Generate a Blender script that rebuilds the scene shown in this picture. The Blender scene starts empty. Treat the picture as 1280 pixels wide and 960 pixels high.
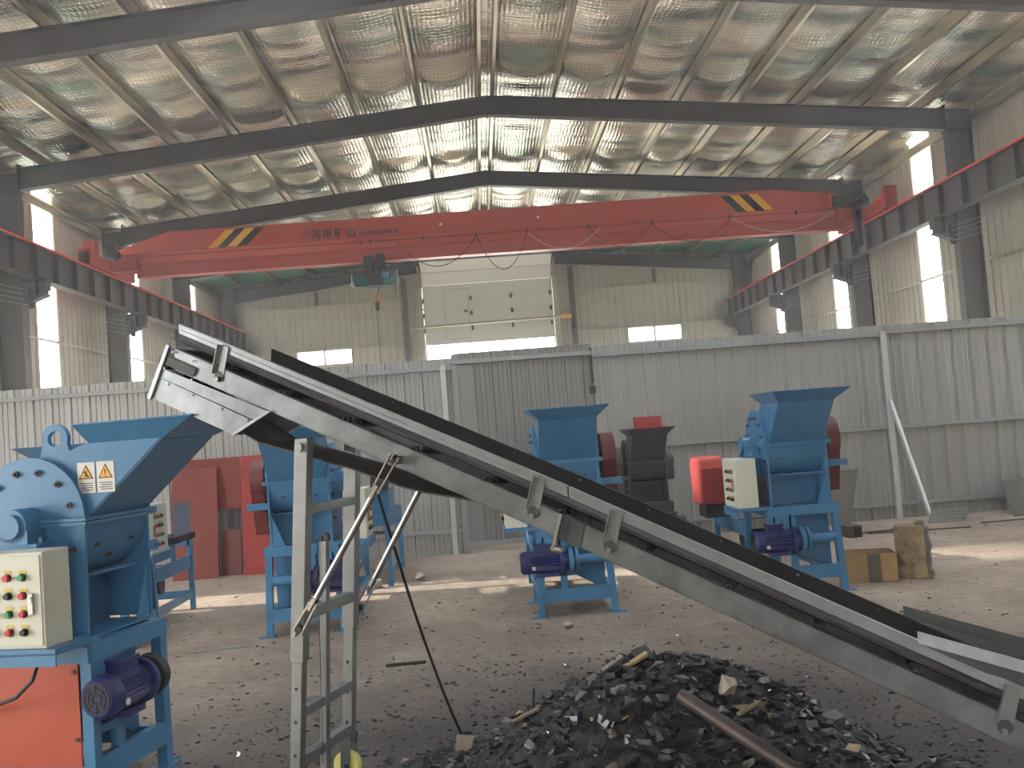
import bpy, bmesh, math, random
from mathutils import Vector, Matrix
random.seed(7)
PI = math.pi
COL = bpy.context.scene.collection
S = bpy.context.scene

# ------------------------------------------------------------------ helpers
def lin(c):
    return tuple(((v/255.0)/12.92 if v/255.0 <= .04045 else ((v/255.0+.055)/1.055)**2.4) for v in c)

def mat(name, rgb, rough=.6, metal=0.0, noise=0.0, nscale=8.0, bump=0.0, bscale=60.0, rgb2=None, coat=0.0, stretch=None, detail=4.0):
    m = bpy.data.materials.new(name); m.use_nodes = True
    nt = m.node_tree; b = nt.nodes['Principled BSDF']
    c = lin(rgb)
    b.inputs['Base Color'].default_value = (*c, 1)
    b.inputs['Roughness'].default_value = rough
    b.inputs['Metallic'].default_value = metal
    if coat: b.inputs['Coat Weight'].default_value = coat
    tc = nt.nodes.new('ShaderNodeTexCoord')
    vec = tc.outputs['Object']
    if stretch:
        mp = nt.nodes.new('ShaderNodeMapping'); mp.inputs['Scale'].default_value = stretch
        nt.links.new(vec, mp.inputs['Vector']); vec = mp.outputs['Vector']
    if noise or rgb2:
        n = nt.nodes.new('ShaderNodeTexNoise'); n.inputs['Scale'].default_value = nscale; n.inputs['Detail'].default_value = detail
        n.inputs['Roughness'].default_value = .65
        nt.links.new(vec, n.inputs['Vector'])
        r = nt.nodes.new('ShaderNodeValToRGB')
        c2 = lin(rgb2) if rgb2 else tuple(v*(1-noise) for v in c)
        r.color_ramp.elements[0].position = .35; r.color_ramp.elements[1].position = .65
        r.color_ramp.elements[0].color = (*c2, 1)
        r.color_ramp.elements[1].color = (*c, 1)
        nt.links.new(n.outputs['Fac'], r.inputs['Fac'])
        nt.links.new(r.outputs['Color'], b.inputs['Base Color'])
    if bump:
        n2 = nt.nodes.new('ShaderNodeTexNoise'); n2.inputs['Scale'].default_value = bscale; n2.inputs['Detail'].default_value = 5
        nt.links.new(vec, n2.inputs['Vector'])
        bp = nt.nodes.new('ShaderNodeBump'); bp.inputs['Strength'].default_value = bump; bp.inputs['Distance'].default_value = .01
        nt.links.new(n2.outputs['Fac'], bp.inputs['Height']); nt.links.new(bp.outputs['Normal'], b.inputs['Normal'])
    return m

M = {}
M['steel_paint'] = mat('dark_brown_steel_paint', (92,84,80), .55, noise=.18, nscale=3)
M['girt'] = mat('galvanised_girt', (196,190,174), .4, .5, noise=.2, nscale=5)
M['purlin'] = mat('galvanised_purlin', (190,180,156), .28, .85, noise=.25, nscale=2, stretch=(3,.4,3))
M['wall'] = mat('cream_wall_sheet', (196,190,174), .55, .15, noise=.12, nscale=1.5)
M['fence'] = mat('grey_white_fence_sheet', (162,160,155), .42, .3, noise=.05, nscale=1.0, stretch=(6,1,.5))
M['gate'] = mat('grey_gate_sheet', (134,132,128), .42, .3, noise=.06, nscale=1.0, stretch=(6,1,.5))
M['fence_rail'] = mat('grey_fence_rail', (150,150,148), .5, .3)
M['post_light'] = mat('pale_fence_post', (190,190,186), .45, .3)
M['door_white'] = mat('white_sectional_door', (222,222,216), .5, noise=.04)
M['dark_metal'] = mat('dark_fittings', (60,58,56), .5, .5)
M['orange_red'] = mat('orange_red_crane_paint', (186,74,54), .42, 0, noise=.08, nscale=2)
M['rail_red'] = mat('orange_red_rail', (240,84,54), .4)
M['yellow'] = mat('yellow_paint', (228,170,34), .45)
M['black'] = mat('black_paint', (34,32,32), .5)
M['green'] = mat('hoist_green', (20,104,92), .45)
M['white'] = mat('white_paint', (232,232,226), .5)
M['blue'] = mat('blue_machine_paint', (68,126,168), .38, 0, noise=.14, nscale=5, coat=.15)
M['motor'] = mat('navy_motor_paint', (38,42,104), .4, 0, noise=.2, nscale=20)
M['motor2'] = mat('violet_motor_paint', (48,36,84), .45)
M['rust_red'] = mat('red_brown_guard_paint', (112,44,34), .5, noise=.2, nscale=4)
M['red'] = mat('bright_red_paint', (160,58,52), .8, noise=.1, nscale=3)
M['orange_panel'] = mat('orange_panel_paint', (180,76,48), .5, noise=.08, nscale=6)
M['red_plate'] = mat('red_oxide_plate', (134,58,44), .65, noise=.15, nscale=3)
M['cabinet'] = mat('cabinet_cream', (208,208,192), .45)
M['btn_green'] = mat('green_button', (30,140,80), .35)
M['btn_red'] = mat('red_button', (200,30,34), .35)
M['btn_black'] = mat('black_switch', (26,26,28), .35)
M['btn_yellow'] = mat('yellow_tag', (206,186,70), .5)
M['paper'] = mat('sticker_white', (216,214,206), .6)
M['galv'] = mat('galvanised_conveyor_steel', (138,143,145), .40, .7, noise=.42, nscale=4.5, bump=.12, bscale=18)
M['rail_steel'] = mat('pale_galvanised_rail', (156,161,163), .38, .6, noise=.22, nscale=7, bump=.1, bscale=18)
M['galv_tube'] = mat('galvanised_tube', (146,149,148), .42, .65, noise=.22, nscale=9, bump=.1, bscale=30)
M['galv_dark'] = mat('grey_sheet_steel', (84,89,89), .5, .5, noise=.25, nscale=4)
M['chrome'] = mat('bright_zinc', (206,206,202), .25, .9)
M['rubber'] = mat('black_belt_rubber', (30,28,28), .55, noise=.3, nscale=10)
M['belt_under'] = mat('dusty_belt_rubber', (66,60,56), .7, noise=.3, nscale=14)
M['skirt'] = mat('black_skirt_plate', (30,30,33), .75, 0, noise=.25, nscale=6)
M['wheel'] = mat('yellow_wheel', (206,204,110), .5)
M['weld'] = mat('weld_rust', (84,74,66), .7)
M['dark_machine'] = mat('dark_grey_machine_paint', (70,68,68), .6, noise=.2, nscale=5)
M['dark_machine2'] = mat('worn_brown_steel', (104,96,88), .6, .2, noise=.3, nscale=7)
M['card'] = mat('brown_cardboard', (176,146,104), .85, noise=.2, nscale=8)
M['cement'] = mat('grey_cement', (116,114,108), .9, noise=.3, nscale=12, bump=.6, bscale=25)
M['stained'] = mat('stained_tan_board', (168,148,112), .85, rgb2=(104,92,74), nscale=9)
M['pipe'] = mat('rusty_pipe', (86,74,68), .55, .4, noise=.35, nscale=10)
M['wood'] = mat('pale_wood', (178,154,112), .8, noise=.3, nscale=15)
M['hood_brown'] = mat('brown_board', (138,92,72), .7, noise=.15)
M['hood_grey'] = mat('blue_grey_sheet', (120,130,150), .5, noise=.2, nscale=5)
M['wire'] = mat('black_cable', (28,26,26), .6)
M['wire_light'] = mat('pale_cable', (190,186,176), .5)
M['coal'] = mat('black_crushed_coal', (40,38,40), .55, noise=.5, nscale=25, bump=1.0, bscale=60)
M['coal_shiny'] = mat('glossy_coal', (52,50,52), .28, .2, noise=.4, nscale=30)
M['chip_grey'] = mat('grey_scrap_chip', (120,114,108), .5, .3, noise=.3, nscale=30)
M['chip_tan'] = mat('tan_scrap_chip', (176,152,118), .6, noise=.3, nscale=30)
M['chip_bright'] = mat('bright_scrap_foil', (214,208,196), .22, .85)
M['stone'] = mat('pale_stone', (170,156,140), .85, noise=.25, nscale=20, bump=.6, bscale=30)
M['opening'] = None

class MB:
    def __init__(s): s.v=[]; s.f=[]; s.mi=[]; s.sm=[]
    def add(s, vs, fs, mi=0, smooth=False):
        o=len(s.v); s.v += [tuple(v) for v in vs]
        for f in fs: s.f.append(tuple(o+i for i in f)); s.mi.append(mi); s.sm.append(smooth)
        return s
    def box(s, x0,x1,y0,y1,z0,z1, mi=0):
        vs=[(x,y,z) for x in (x0,x1) for y in (y0,y1) for z in (z0,z1)]
        return s.add(vs, [(0,1,3,2),(4,6,7,5),(0,4,5,1),(2,3,7,6),(0,2,6,4),(1,5,7,3)], mi)
    def hexa(s, a, b, mi=0):                      # two matching polygons joined
        n=len(a)
        fs=[tuple(range(n-1,-1,-1)), tuple(range(n,2*n))]
        fs+=[(i,(i+1)%n,n+(i+1)%n,n+i) for i in range(n)]
        return s.add(list(a)+list(b), fs, mi)
    def prismx(s, poly, x0, x1, mi=0):            # poly in (y,z)
        return s.hexa([(x0,y,z) for y,z in poly],[(x1,y,z) for y,z in poly],mi)
    def prismy(s, poly, y0, y1, mi=0):            # poly in (x,z)
        return s.hexa([(x,y0,z) for x,z in poly],[(x,y1,z) for x,z in poly],mi)
    def prismz(s, poly, z0, z1, mi=0):
        return s.hexa([(x,y,z0) for x,y in poly],[(x,y,z1) for x,y in poly],mi)
    def bar(s, p0, p1, w, h, mi=0, up=(0,0,1)):   # rectangular bar between two points
        p0=Vector(p0); p1=Vector(p1); d=(p1-p0).normalized(); u=Vector(up)
        if abs(d.dot(u))>.98: u=Vector((0,1,0))
        a=d.cross(u).normalized(); b=a.cross(d).normalized()
        q=lambda p:[p-a*w/2-b*h/2,p+a*w/2-b*h/2,p+a*w/2+b*h/2,p-a*w/2+b*h/2]
        return s.hexa(q(p0),q(p1),mi)
    def cyl(s, p0, p1, r, n=20, r2=None, mi=0, cap=True):
        p0=Vector(p0); p1=Vector(p1); d=(p1-p0).normalized(); u=Vector((0,0,1)) if abs(d.z)<.95 else Vector((1,0,0))
        a=d.cross(u).normalized(); b=d.cross(a).normalized(); r2=r if r2 is None else r2
        c=[(math.cos(2*PI*i/n),math.sin(2*PI*i/n)) for i in range(n)]
        vs=[p0+a*x*r+b*y*r for x,y in c]+[p1+a*x*r2+b*y*r2 for x,y in c]
        s.add(vs,[(i,(i+1)%n,n+(i+1)%n,n+i) for i in range(n)],mi,True)
        if cap:
            s.add(vs[:n],[tuple(range(n-1,-1,-1))],mi); s.add(vs[n:],[tuple(range(n))],mi)
        return s
    def ring(s, p0, p1, r, ri, n=28, mi=0):
        p0=Vector(p0); p1=Vector(p1); d=(p1-p0).normalized(); u=Vector((0,0,1)) if abs(d.z)<.95 else Vector((1,0,0))
        a=d.cross(u).normalized(); b=d.cross(a).normalized()
        c=[(math.cos(2*PI*i/n),math.sin(2*PI*i/n)) for i in range(n)]
        vs=[p+a*x*q+b*y*q for p,q in ((p0,r),(p1,r),(p1,ri),(p0,ri)) for x,y in c]
        for k in range(4):
            k2=(k+1)%4
            s.add([vs[k*n+i] for i in range(n)]+[vs[k2*n+i] for i in range(n)],[(i,(i+1)%n,n+(i+1)%n,n+i) for i in range(n)],mi,k in (0,2))
        return s
    def tube(s, pts, r, n=8, mi=0):
        pts=[Vector(p) for p in pts]; rings=[]
        for i,p in enumerate(pts):
            d=(pts[min(i+1,len(pts)-1)]-pts[max(i-1,0)]).normalized()
            u=Vector((0,0,1)) if abs(d.z)<.9 else Vector((1,0,0))
            a=d.cross(u).normalized(); b=d.cross(a).normalized()
            rings.append([p+a*math.cos(2*PI*k/n)*r+b*math.sin(2*PI*k/n)*r for k in range(n)])
        vs=[v for q in rings for v in q]
        fs=[(i*n+k,i*n+(k+1)%n,(i+1)*n+(k+1)%n,(i+1)*n+k) for i in range(len(pts)-1) for k in range(n)]
        s.add(vs,fs,mi,True)
        s.add(rings[0],[tuple(range(n-1,-1,-1))],mi); s.add(rings[-1],[tuple(range(n))],mi)
        return s
    def build(s, name, m, parent=None, bevel=0):
        me=bpy.data.meshes.new(name); me.from_pydata(s.v,[],s.f)
        ms=m if isinstance(m,(list,tuple)) else [m]
        for x in ms: me.materials.append(M[x] if isinstance(x,str) else x)
        me.polygons.foreach_set('material_index',s.mi); me.polygons.foreach_set('use_smooth',s.sm)
        bm=bmesh.new(); bm.from_mesh(me); bmesh.ops.recalc_face_normals(bm,faces=bm.faces); bm.to_mesh(me); bm.free()
        me.update(); o=bpy.data.objects.new(name,me); COL.objects.link(o)
        if parent: o.parent=parent
        if bevel:
            b=o.modifiers.new('bevel','BEVEL'); b.width=bevel; b.segments=2; b.limit_method='ANGLE'; b.angle_limit=.7
            if 'harden_normals' in dir(b): b.harden_normals=False
        return o

def tag(o, label=None, cat=None, group=None, kind=None):
    if label: o['label']=label
    if cat: o['category']=cat
    if group: o['group']=group
    if kind: o['kind']=kind
    return o
def thing(name, label, cat, loc=(0,0,0), rz=0, group=None):
    o=bpy.data.objects.new(name,None); COL.objects.link(o); o.location=loc; o.rotation_euler=(0,0,rz)
    o.empty_display_size=.2
    return tag(o,label,cat,group)
def struct(name, mb, m): return tag(mb.build(name,m),kind='structure')
ORD=['first','second','third','fourth','fifth','sixth','seventh','eighth','ninth']

def text_mesh(name, body, size, m, parent, loc, rot, extrude=.003, squash=1.0):
    cu=bpy.data.curves.new(name,'FONT'); cu.body=body; cu.size=size; cu.extrude=extrude; cu.offset=size*.02
    to=bpy.data.objects.new(name,cu); COL.objects.link(to)
    bpy.context.view_layer.update()
    me=bpy.data.meshes.new_from_object(to.evaluated_get(bpy.context.evaluated_depsgraph_get()))
    bpy.data.objects.remove(to)
    me.materials.clear(); me.materials.append(M[m])
    o=bpy.data.objects.new(name,me); COL.objects.link(o); o.location=loc; o.rotation_euler=rot; o.scale=(squash,1,1)
    if parent: o.parent=parent
    return o

# ------------------------------------------------------------------ key dimensions (metres)
YA=20.67; BAY=6.0; COLI=10.33; COLO=10.87; XW=11.2; YEND=39.0; YBACK=-9.0
top=lambda x: 9.15-.093*abs(x)
bot=lambda x: 8.728-.0986*abs(x)
frames=[YA-BAY,YA,YA+BAY,YA+2*BAY,YA+3*BAY]
YF=13.54

# ------------------------------------------------------------------ floor
def floor_mat():
    m=bpy.data.materials.new('dusty_concrete_floor'); m.use_nodes=True; nt=m.node_tree; N=nt.nodes; L=nt.links
    b=N['Principled BSDF']; b.inputs['Roughness'].default_value=.85
    tc=N.new('ShaderNodeTexCoord')
    n1=N.new('ShaderNodeTexNoise'); n1.inputs['Scale'].default_value=.55; n1.inputs['Detail'].default_value=8; n1.inputs['Roughness'].default_value=.7
    n2=N.new('ShaderNodeTexNoise'); n2.inputs['Scale'].default_value=9; n2.inputs['Detail'].default_value=6; n2.inputs['Roughness'].default_value=.75
    L.new(tc.outputs['Object'],n1.inputs['Vector']); L.new(tc.outputs['Object'],n2.inputs['Vector'])
    r1=N.new('ShaderNodeValToRGB'); r1.color_ramp.elements[0].position=.35; r1.color_ramp.elements[1].position=.66
    r1.color_ramp.elements[0].color=(*lin((152,132,114)),1); r1.color_ramp.elements[1].color=(*lin((196,176,156)),1)
    r2=N.new('ShaderNodeValToRGB'); r2.color_ramp.elements[0].position=.33; r2.color_ramp.elements[1].position=.6
    r2.color_ramp.elements[0].color=(.5,.5,.5,1); r2.color_ramp.elements[1].color=(1,1,1,1)
    L.new(n1.outputs['Fac'],r1.inputs['Fac']); L.new(n2.outputs['Fac'],r2.inputs['Fac'])
    mx=N.new('ShaderNodeMixRGB'); mx.blend_type='MULTIPLY'; mx.inputs['Fac'].default_value=.7
    L.new(r1.outputs['Color'],mx.inputs['Color1']); L.new(r2.outputs['Color'],mx.inputs['Color2'])
    # coal dust trodden around the heap (a stain that belongs to the floor)
    sp=N.new('ShaderNodeVectorMath'); sp.operation='DISTANCE'; sp.inputs[1].default_value=(.0,3.6,0)
    L.new(tc.outputs['Object'],sp.inputs[0])
    n3=N.new('ShaderNodeTexNoise'); n3.inputs['Scale'].default_value=1.3; n3.inputs['Detail'].default_value=7
    L.new(tc.outputs['Object'],n3.inputs['Vector'])
    ad=N.new('ShaderNodeMath'); ad.operation='MULTIPLY_ADD'; ad.inputs[1].default_value=2.6; L.new(n3.outputs['Fac'],ad.inputs[0]); L.new(sp.outputs['Value'],ad.inputs[2])
    r3=N.new('ShaderNodeMapRange'); r3.inputs['From Min'].default_value=3.2; r3.inputs['From Max'].default_value=7.4; r3.inputs['To Min'].default_value=.93; r3.inputs['To Max'].default_value=0
    L.new(ad.outputs['Value'],r3.inputs['Value'])
    mx2=N.new('ShaderNodeMixRGB'); mx2.inputs['Color2'].default_value=(*lin((58,52,50)),1)
    L.new(r3.outputs['Result'],mx2.inputs['Fac']); L.new(mx.outputs['Color'],mx2.inputs['Color1'])
    L.new(mx2.outputs['Color'],b.inputs['Base Color'])
    bp=N.new('ShaderNodeBump'); bp.inputs['Strength'].default_value=.5; bp.inputs['Distance'].default_value=.02
    L.new(n2.outputs['Fac'],bp.inputs['Height']); L.new(bp.outputs['Normal'],b.inputs['Normal'])
    return m
M['floor']=floor_mat()
struct('floor', MB().box(-XW-.3,XW+.3,YBACK,YEND+.3,-.2,0), 'floor')
M['ground']=mat('pale_outside_ground',(222,212,196),.9,noise=.2,nscale=.5)
o=tag(MB().box(-90,90,-70,120,-.4,-.21).build('ground','ground'),kind='structure')

# ------------------------------------------------------------------ roof foil
def foil_mat(name, c1, c2, rough, metal=.85):
    m=bpy.data.materials.new(name); m.use_nodes=True; nt=m.node_tree; N=nt.nodes; L=nt.links
    b=N['Principled BSDF']; b.inputs['Metallic'].default_value=metal
    tc=N.new('ShaderNodeTexCoord'); sep=N.new('ShaderNodeSeparateXYZ'); L.new(tc.outputs['Object'],sep.inputs[0])
    n1=N.new('ShaderNodeTexNoise'); n1.inputs['Scale'].default_value=.9; n1.inputs['Detail'].default_value=6
    mp=N.new('ShaderNodeMapping'); mp.inputs['Scale'].default_value=(.55,1.5,1); L.new(tc.outputs['Object'],mp.inputs['Vector']); L.new(mp.outputs['Vector'],n1.inputs['Vector'])
    r=N.new('ShaderNodeValToRGB'); r.color_ramp.elements[0].position=.36; r.color_ramp.elements[1].position=.6
    r.color_ramp.elements[0].color=(*lin(c2),1); r.color_ramp.elements[1].color=(*lin(c1),1)
    L.new(n1.outputs['Fac'],r.inputs['Fac'])
    # woven wire grid holding the insulation
    def lines(axis, freq):
        mu=N.new('ShaderNodeMath'); mu.operation='MULTIPLY'; mu.inputs[1].default_value=freq; L.new(sep.outputs[axis],mu.inputs[0])
        si=N.new('ShaderNodeMath'); si.operation='SINE'; L.new(mu.outputs[0],si.inputs[0]); return si
    sx=lines('X',2*PI/.085); sy=lines('Y',2*PI/.11)
    mxx=N.new('ShaderNodeMath'); mxx.operation='MAXIMUM'; L.new(sx.outputs[0],mxx.inputs[0]); L.new(sy.outputs[0],mxx.inputs[1])
    g=N.new('ShaderNodeMapRange'); g.inputs['From Min'].default_value=.8; g.inputs['From Max'].default_value=1.0; g.inputs['To Min'].default_value=1; g.inputs['To Max'].default_value=.5
    L.new(mxx.outputs[0],g.inputs['Value'])
    mx=N.new('ShaderNodeMixRGB'); mx.blend_type='MULTIPLY'; mx.inputs['Fac'].default_value=1
    L.new(r.outputs['Color'],mx.inputs['Color1']); L.new(g.outputs['Result'],mx.inputs['Color2'])
    L.new(mx.outputs['Color'],b.inputs['Base Color'])
    rr=N.new('ShaderNodeMapRange'); rr.inputs['To Min'].default_value=rough-.08; rr.inputs['To Max'].default_value=rough+.1; L.new(n1.outputs['Fac'],rr.inputs['Value']); L.new(rr.outputs['Result'],b.inputs['Roughness'])
    n2=N.new('ShaderNodeTexNoise'); n2.inputs['Scale'].default_value=9; n2.inputs['Detail'].default_value=5; L.new(tc.outputs['Object'],n2.inputs['Vector'])
    pr=N.new('ShaderNodeMath'); pr.operation='MULTIPLY'; L.new(sx.outputs[0],pr.inputs[0]); L.new(sy.outputs[0],pr.inputs[1])
    a=N.new('ShaderNodeMath'); a.operation='MULTIPLY_ADD'; a.inputs[1].default_value=.25; L.new(mxx.outputs[0],a.inputs[0]); L.new(n2.outputs['Fac'],a.inputs[2])
    bp=N.new('ShaderNodeBump'); bp.inputs['Strength'].default_value=.42; bp.inputs['Distance'].default_value=.03
    L.new(a.outputs[0],bp.inputs['Height']); L.new(bp.outputs['Normal'],b.inputs['Normal'])
    return m
M['foil']=foil_mat('silver_foil_insulation',(240,232,214),(150,162,146),.20)
M['foil_green']=foil_mat('green_backed_insulation',(96,150,112),(60,112,84),.45,.4)
PX=[.15,1.5,2.9,4.3,5.65,7.0,8.4,9.8,10.95]
def foil(y0,y1):
    mb=MB(); xs=[]
    edges=[-11.2]+[-p for p in PX[:-1]][::-1]+PX[:-1]+[11.2]
    for a,b in zip(edges[:-1],edges[1:]):
        k=10 if b-a>.5 else 3
        xs+=[a+(b-a)*i/k for i in range(k)]
    xs.append(11.2)
    ny=int((y1-y0)/.12); vs=[]; nx=len(xs)
    rnd=random.Random(3)
    ph=[rnd.uniform(0,6.28) for _ in range(len(edges))]
    for j in range(ny+1):
        y=y0+(y1-y0)*j/ny
        yb=((y-YA)%BAY)/BAY
        for x in xs:
            i=sum(1 for e in edges if e<=x+1e-6)-1; i=min(i,len(edges)-2)
            w=edges[i+1]-edges[i]; t=(x-edges[i])/w; s=math.sin(PI*max(0,min(1,t)))
            sag=-.085*s*min(w,1.4)/1.4*(1+.5*math.sin(2.3*y+ph[i]))
            # the blanket droops in a few cross-wise rolls near each frame
            roll=-.11*math.exp(-((yb-.80)/.06)**2)-.08*math.exp(-((yb-.17)/.05)**2)-.022*math.sin(4.3*y+.5*math.sin(ph[i]))-.014*math.sin(9.1*y+ph[i])
            vs.append((x,y,top(x)+.26+sag+roll*s*(1 if w>.5 else .15)+.008*math.sin(11*y+ph[i]*3)*s))
    fs=[(j*nx+i,j*nx+i+1,(j+1)*nx+i+1,(j+1)*nx+i) for j in range(ny) for i in range(nx-1)]
    mb.add(vs,fs,0,True); return mb
struct('ceiling', foil(13.1,YA+2*BAY), 'foil')
struct('ceiling_end_bay', foil(YA+2*BAY,YEND), 'foil_green')
mb=MB(); rz=lambda x,h=0: 9.5-.094*abs(x)+h
SKY=[(3.0,4.4)]  # roof slots out of view, added for soft top light on the floor
for sgn in (-1,1):
    def slab_(x0,x1,y0,y1): mb.hexa([(sgn*x0,y0,rz(x0)),(sgn*x1,y0,rz(x1)),(sgn*x1,y0,rz(x1,.08)),(sgn*x0,y0,rz(x0,.08))],[(sgn*x0,y1,rz(x0)),(sgn*x1,y1,rz(x1)),(sgn*x1,y1,rz(x1,.08)),(sgn*x0,y1,rz(x0,.08))])
    slab_(0,11.5,12.6,YEND+.3); slab_(0,11.5,YBACK,4.6)
    cur=0
    for a,b in SKY+[(11.5,11.5)]:
        slab_(cur,a,4.6,12.6); cur=b
struct('roof', mb, 'wall')

for sgn,side in ((-1,'left'),(1,'right')):
    for i,p in enumerate(PX):
        x=sgn*p; z0=top(x); mb=MB(); y0,y1=8.0,YEND-.02
        if i==len(PX)-1: z0=7.93; 
        # C section: web, two flanges, lips
        mb.box(x-.036,x-.031,y0,y1,z0,z0+.22); mb.box(x-.036,x+.036,y0,y1,z0,z0+.004); mb.box(x-.036,x+.036,y0,y1,z0+.216,z0+.22)
        mb.box(x+.032,x+.036,y0,y1,z0,z0+.02); mb.box(x+.032,x+.036,y0,y1,z0+.2,z0+.22)
        o=mb.build('roof_purlin','purlin')
        nm='ridge purlin' if i==0 else ('eave purlin at the wall top' if i==len(PX)-1 else 'roof purlin, %s out from the ridge'%ORD[i-1])
        tag(o,'galvanised %s, %s slope'%(nm,side),'purlin','galvanised purlins under the foil roof')

# ------------------------------------------------------------------ portal frames
fl=['nearest, at the top edge of the picture','second, whose columns stand at both picture edges','third, just behind the crane bridge','fourth, half hidden by the crane bridge','rearmost, against the far wall']
for k,Y in enumerate(frames):
    fr=thing('portal_frame','dark brown steel portal frame, %s'%fl[k],'steel frame',(0,Y,0),0,'dark brown steel portal frames')
    for sgn in (-1,1):
        c=MB(); a,b=sgn*COLI,sgn*COLO; lo,hi=min(a,b),max(a,b); zt=bot(COLI)+.02
        c.box(lo,lo+.014,-.125,.125,0,top(lo)-.02 if sgn<0 else zt); c.box(hi-.014,hi,-.125,.125,0,zt if sgn<0 else top(hi)-.02); c.box(lo+.014,hi-.014,-.005,.005,0,top(11)-.02)
        c.box(lo,hi,-.125,.125,.0,.02); c.box(lo+.014,hi-.014,-.12,.12,zt-.02,zt)
        c.build('column','steel_paint',fr)
        # rafter: tapered I beam from column face to ridge
        r=MB(); xs=[0,sgn*COLO]
        def plate(x0,x1,f0,f1,y0,y1):
            r.hexa([(x0,y0,f0(x0)),(x1,y0,f0(x1)),(x1,y0,f1(x1)),(x0,y0,f1(x0))],[(x0,y1,f0(x0)),(x1,y1,f0(x1)),(x1,y1,f1(x1)),(x0,y1,f1(x0))])
        plate(0,sgn*COLO,lambda x:top(x)-.014,top,-.11,.11)
        plate(0,sgn*COLI,bot,lambda x:bot(x)+.014,-.11,.11)
        plate(0,sgn*(COLI+.02),lambda x:bot(x)+.014,lambda x:top(x)-.014,-.005,.005)
        r.box(min(0,sgn*.02),max(0,sgn*.02),-.11,.11,bot(0)-.03,top(0))
        xe=sgn*(COLI-.012); r.box(min(xe,xe-sgn*.03),max(xe,xe-sgn*.03),-.12,.12,bot(COLI)-.05,top(COLI)+.1)
        r.build('rafter','steel_paint',fr)
        # corbel carrying the crane runway
        b=MB(); x0,x1=sgn*9.8,sgn*COLI
        b.prismy([(x1,5.72),(x0,5.72),(x0,5.40),(x1,5.2)],-.006,.006); b.box(min(x0,x1),max(x0,x1),-.14,.14,5.72,5.745)
        b.hexa([(x1,-.12,5.18),(x0,-.12,5.38),(x0,-.12,5.4),(x1,-.12,5.2)],[(x1,.12,5.18),(x0,.12,5.38),(x0,.12,5.4),(x1,.12,5.2)])
        for xx in (10.05,): b.box(min(sgn*xx,sgn*(xx+.012)),max(sgn*xx,sgn*(xx+.012)),-.12,.12,5.4,5.72)
        b.box(min(sgn*9.8,sgn*9.812),max(sgn*9.8,sgn*9.812),-.12,.12,5.48,5.72)
        b.build('corbel','steel_paint',fr)

# ------------------------------------------------------------------ crane runway beams
for sgn,side in ((-1,'left'),(1,'right')):
    t=thing('crane_runway_beam','dark steel crane runway beam with orange-red rail along the %s wall'%side,'crane beam',(sgn*10.05,0,0))
    y0,y1=8.0,39.0-.1
    b=MB(); b.box(-.17,.17,y0,y1,6.44,6.46); b.box(-.13,.13,y0,y1,5.745,5.765); b.box(-.006,.006,y0,y1,5.765,6.44)
    b.build('i_beam','steel_paint',t)
    st=MB(); y=y0+.5
    while y<y1:
        st.box(-.125,.125,y-.008,y+.008,5.765,6.44); y+=1.0
    tag(st.build('stiffener_plates','steel_paint',t),kind='stuff')
    r=MB(); r.box(-.035,.035,y0,y1,6.46,6.47); r.box(-.012,.012,y0,y1,6.47,6.50); r.box(-.028,.028,y0,y1,6.50,6.525)
    r.box(-.175,-.165,y0,y1,6.43,6.475); r.box(.165,.175,y0,y1,6.43,6.475)
    r.build('rail','rail_red',t)
    # conductor wires on insulators
    w=thing('conductor_wires','four thin bare conductor wires strung below the %s crane beam'%side,'wires',(sgn*10.22,0,0))
    for q in range(4):
        pts=[]
        for j,Y in enumerate([YA-BAY+i*1.5 for i in range(17)]):
            tt=((Y-YA)%BAY)/BAY; pts.append((0,Y,5.52-.11*q-.10*4*tt*(1-tt)))
        MB().tube(pts,.005,5).build('wire','wire_light',w)
    for Y in frames[1:]:
        i_=MB(); i_.box(-.02,.1*1,Y-.02,Y+.02,5.12,5.6)
        for q in range(4): i_.cyl((-.0,Y,5.50-.11*q),(-.0,Y,5.54-.11*q),.04,10)
        i_.build('insulator_rack','dark_metal',w)
    w.scale=(1,1,1)

# ------------------------------------------------------------------ ribbed sheet walls
def ribbed(mb, a0, a1, z0, z1, pos, axis, pitch=.3, depth=.025, face=-1, minor=True):
    """vertical ribbed sheet spanning a0..a1 along axis ('x' or 'y'), at the plane pos; ribs project towards face"""
    prof=[]; n=int(math.ceil((a1-a0)/pitch))
    for i in range(n+1):
        c=a0+i*pitch
        pts=[(c-.03,0),(c-.014,depth),(c+.014,depth),(c+.03,0)]
        if minor: pts+=[(c+pitch*.36,0),(c+pitch*.39,depth*.25),(c+pitch*.42,0),(c+pitch*.62,0),(c+pitch*.65,depth*.25),(c+pitch*.68,0)]
        prof+=pts
    prof=[(a0,0)]+[p for p in prof if a0+.001<p[0]<a1-.001]+[(a1,0)]
    vs=[]
    for z in (z0,z1):
        for a,d in prof:
            q=pos+face*d
            vs.append((a,q,z) if axis=='x' else (q,a,z))
    k=len(prof); fs=[(i,i+1,k+i+1,k+i) for i in range(k-1)]
    back=pos-face*.03
    for z in (z0,z1):
        for a in (a0,a1): vs.append((a,back,z) if axis=='x' else (back,a,z))
    o=2*k; fs+=[(o,o+1,o+3,o+2),(0,k,o+2,o),(k-1,2*k-1,o+3,o+1),tuple(list(range(k))+[o+1,o]),tuple(list(range(k,2*k))+[o+3,o+2])]
    mb.add(vs,fs)

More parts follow.
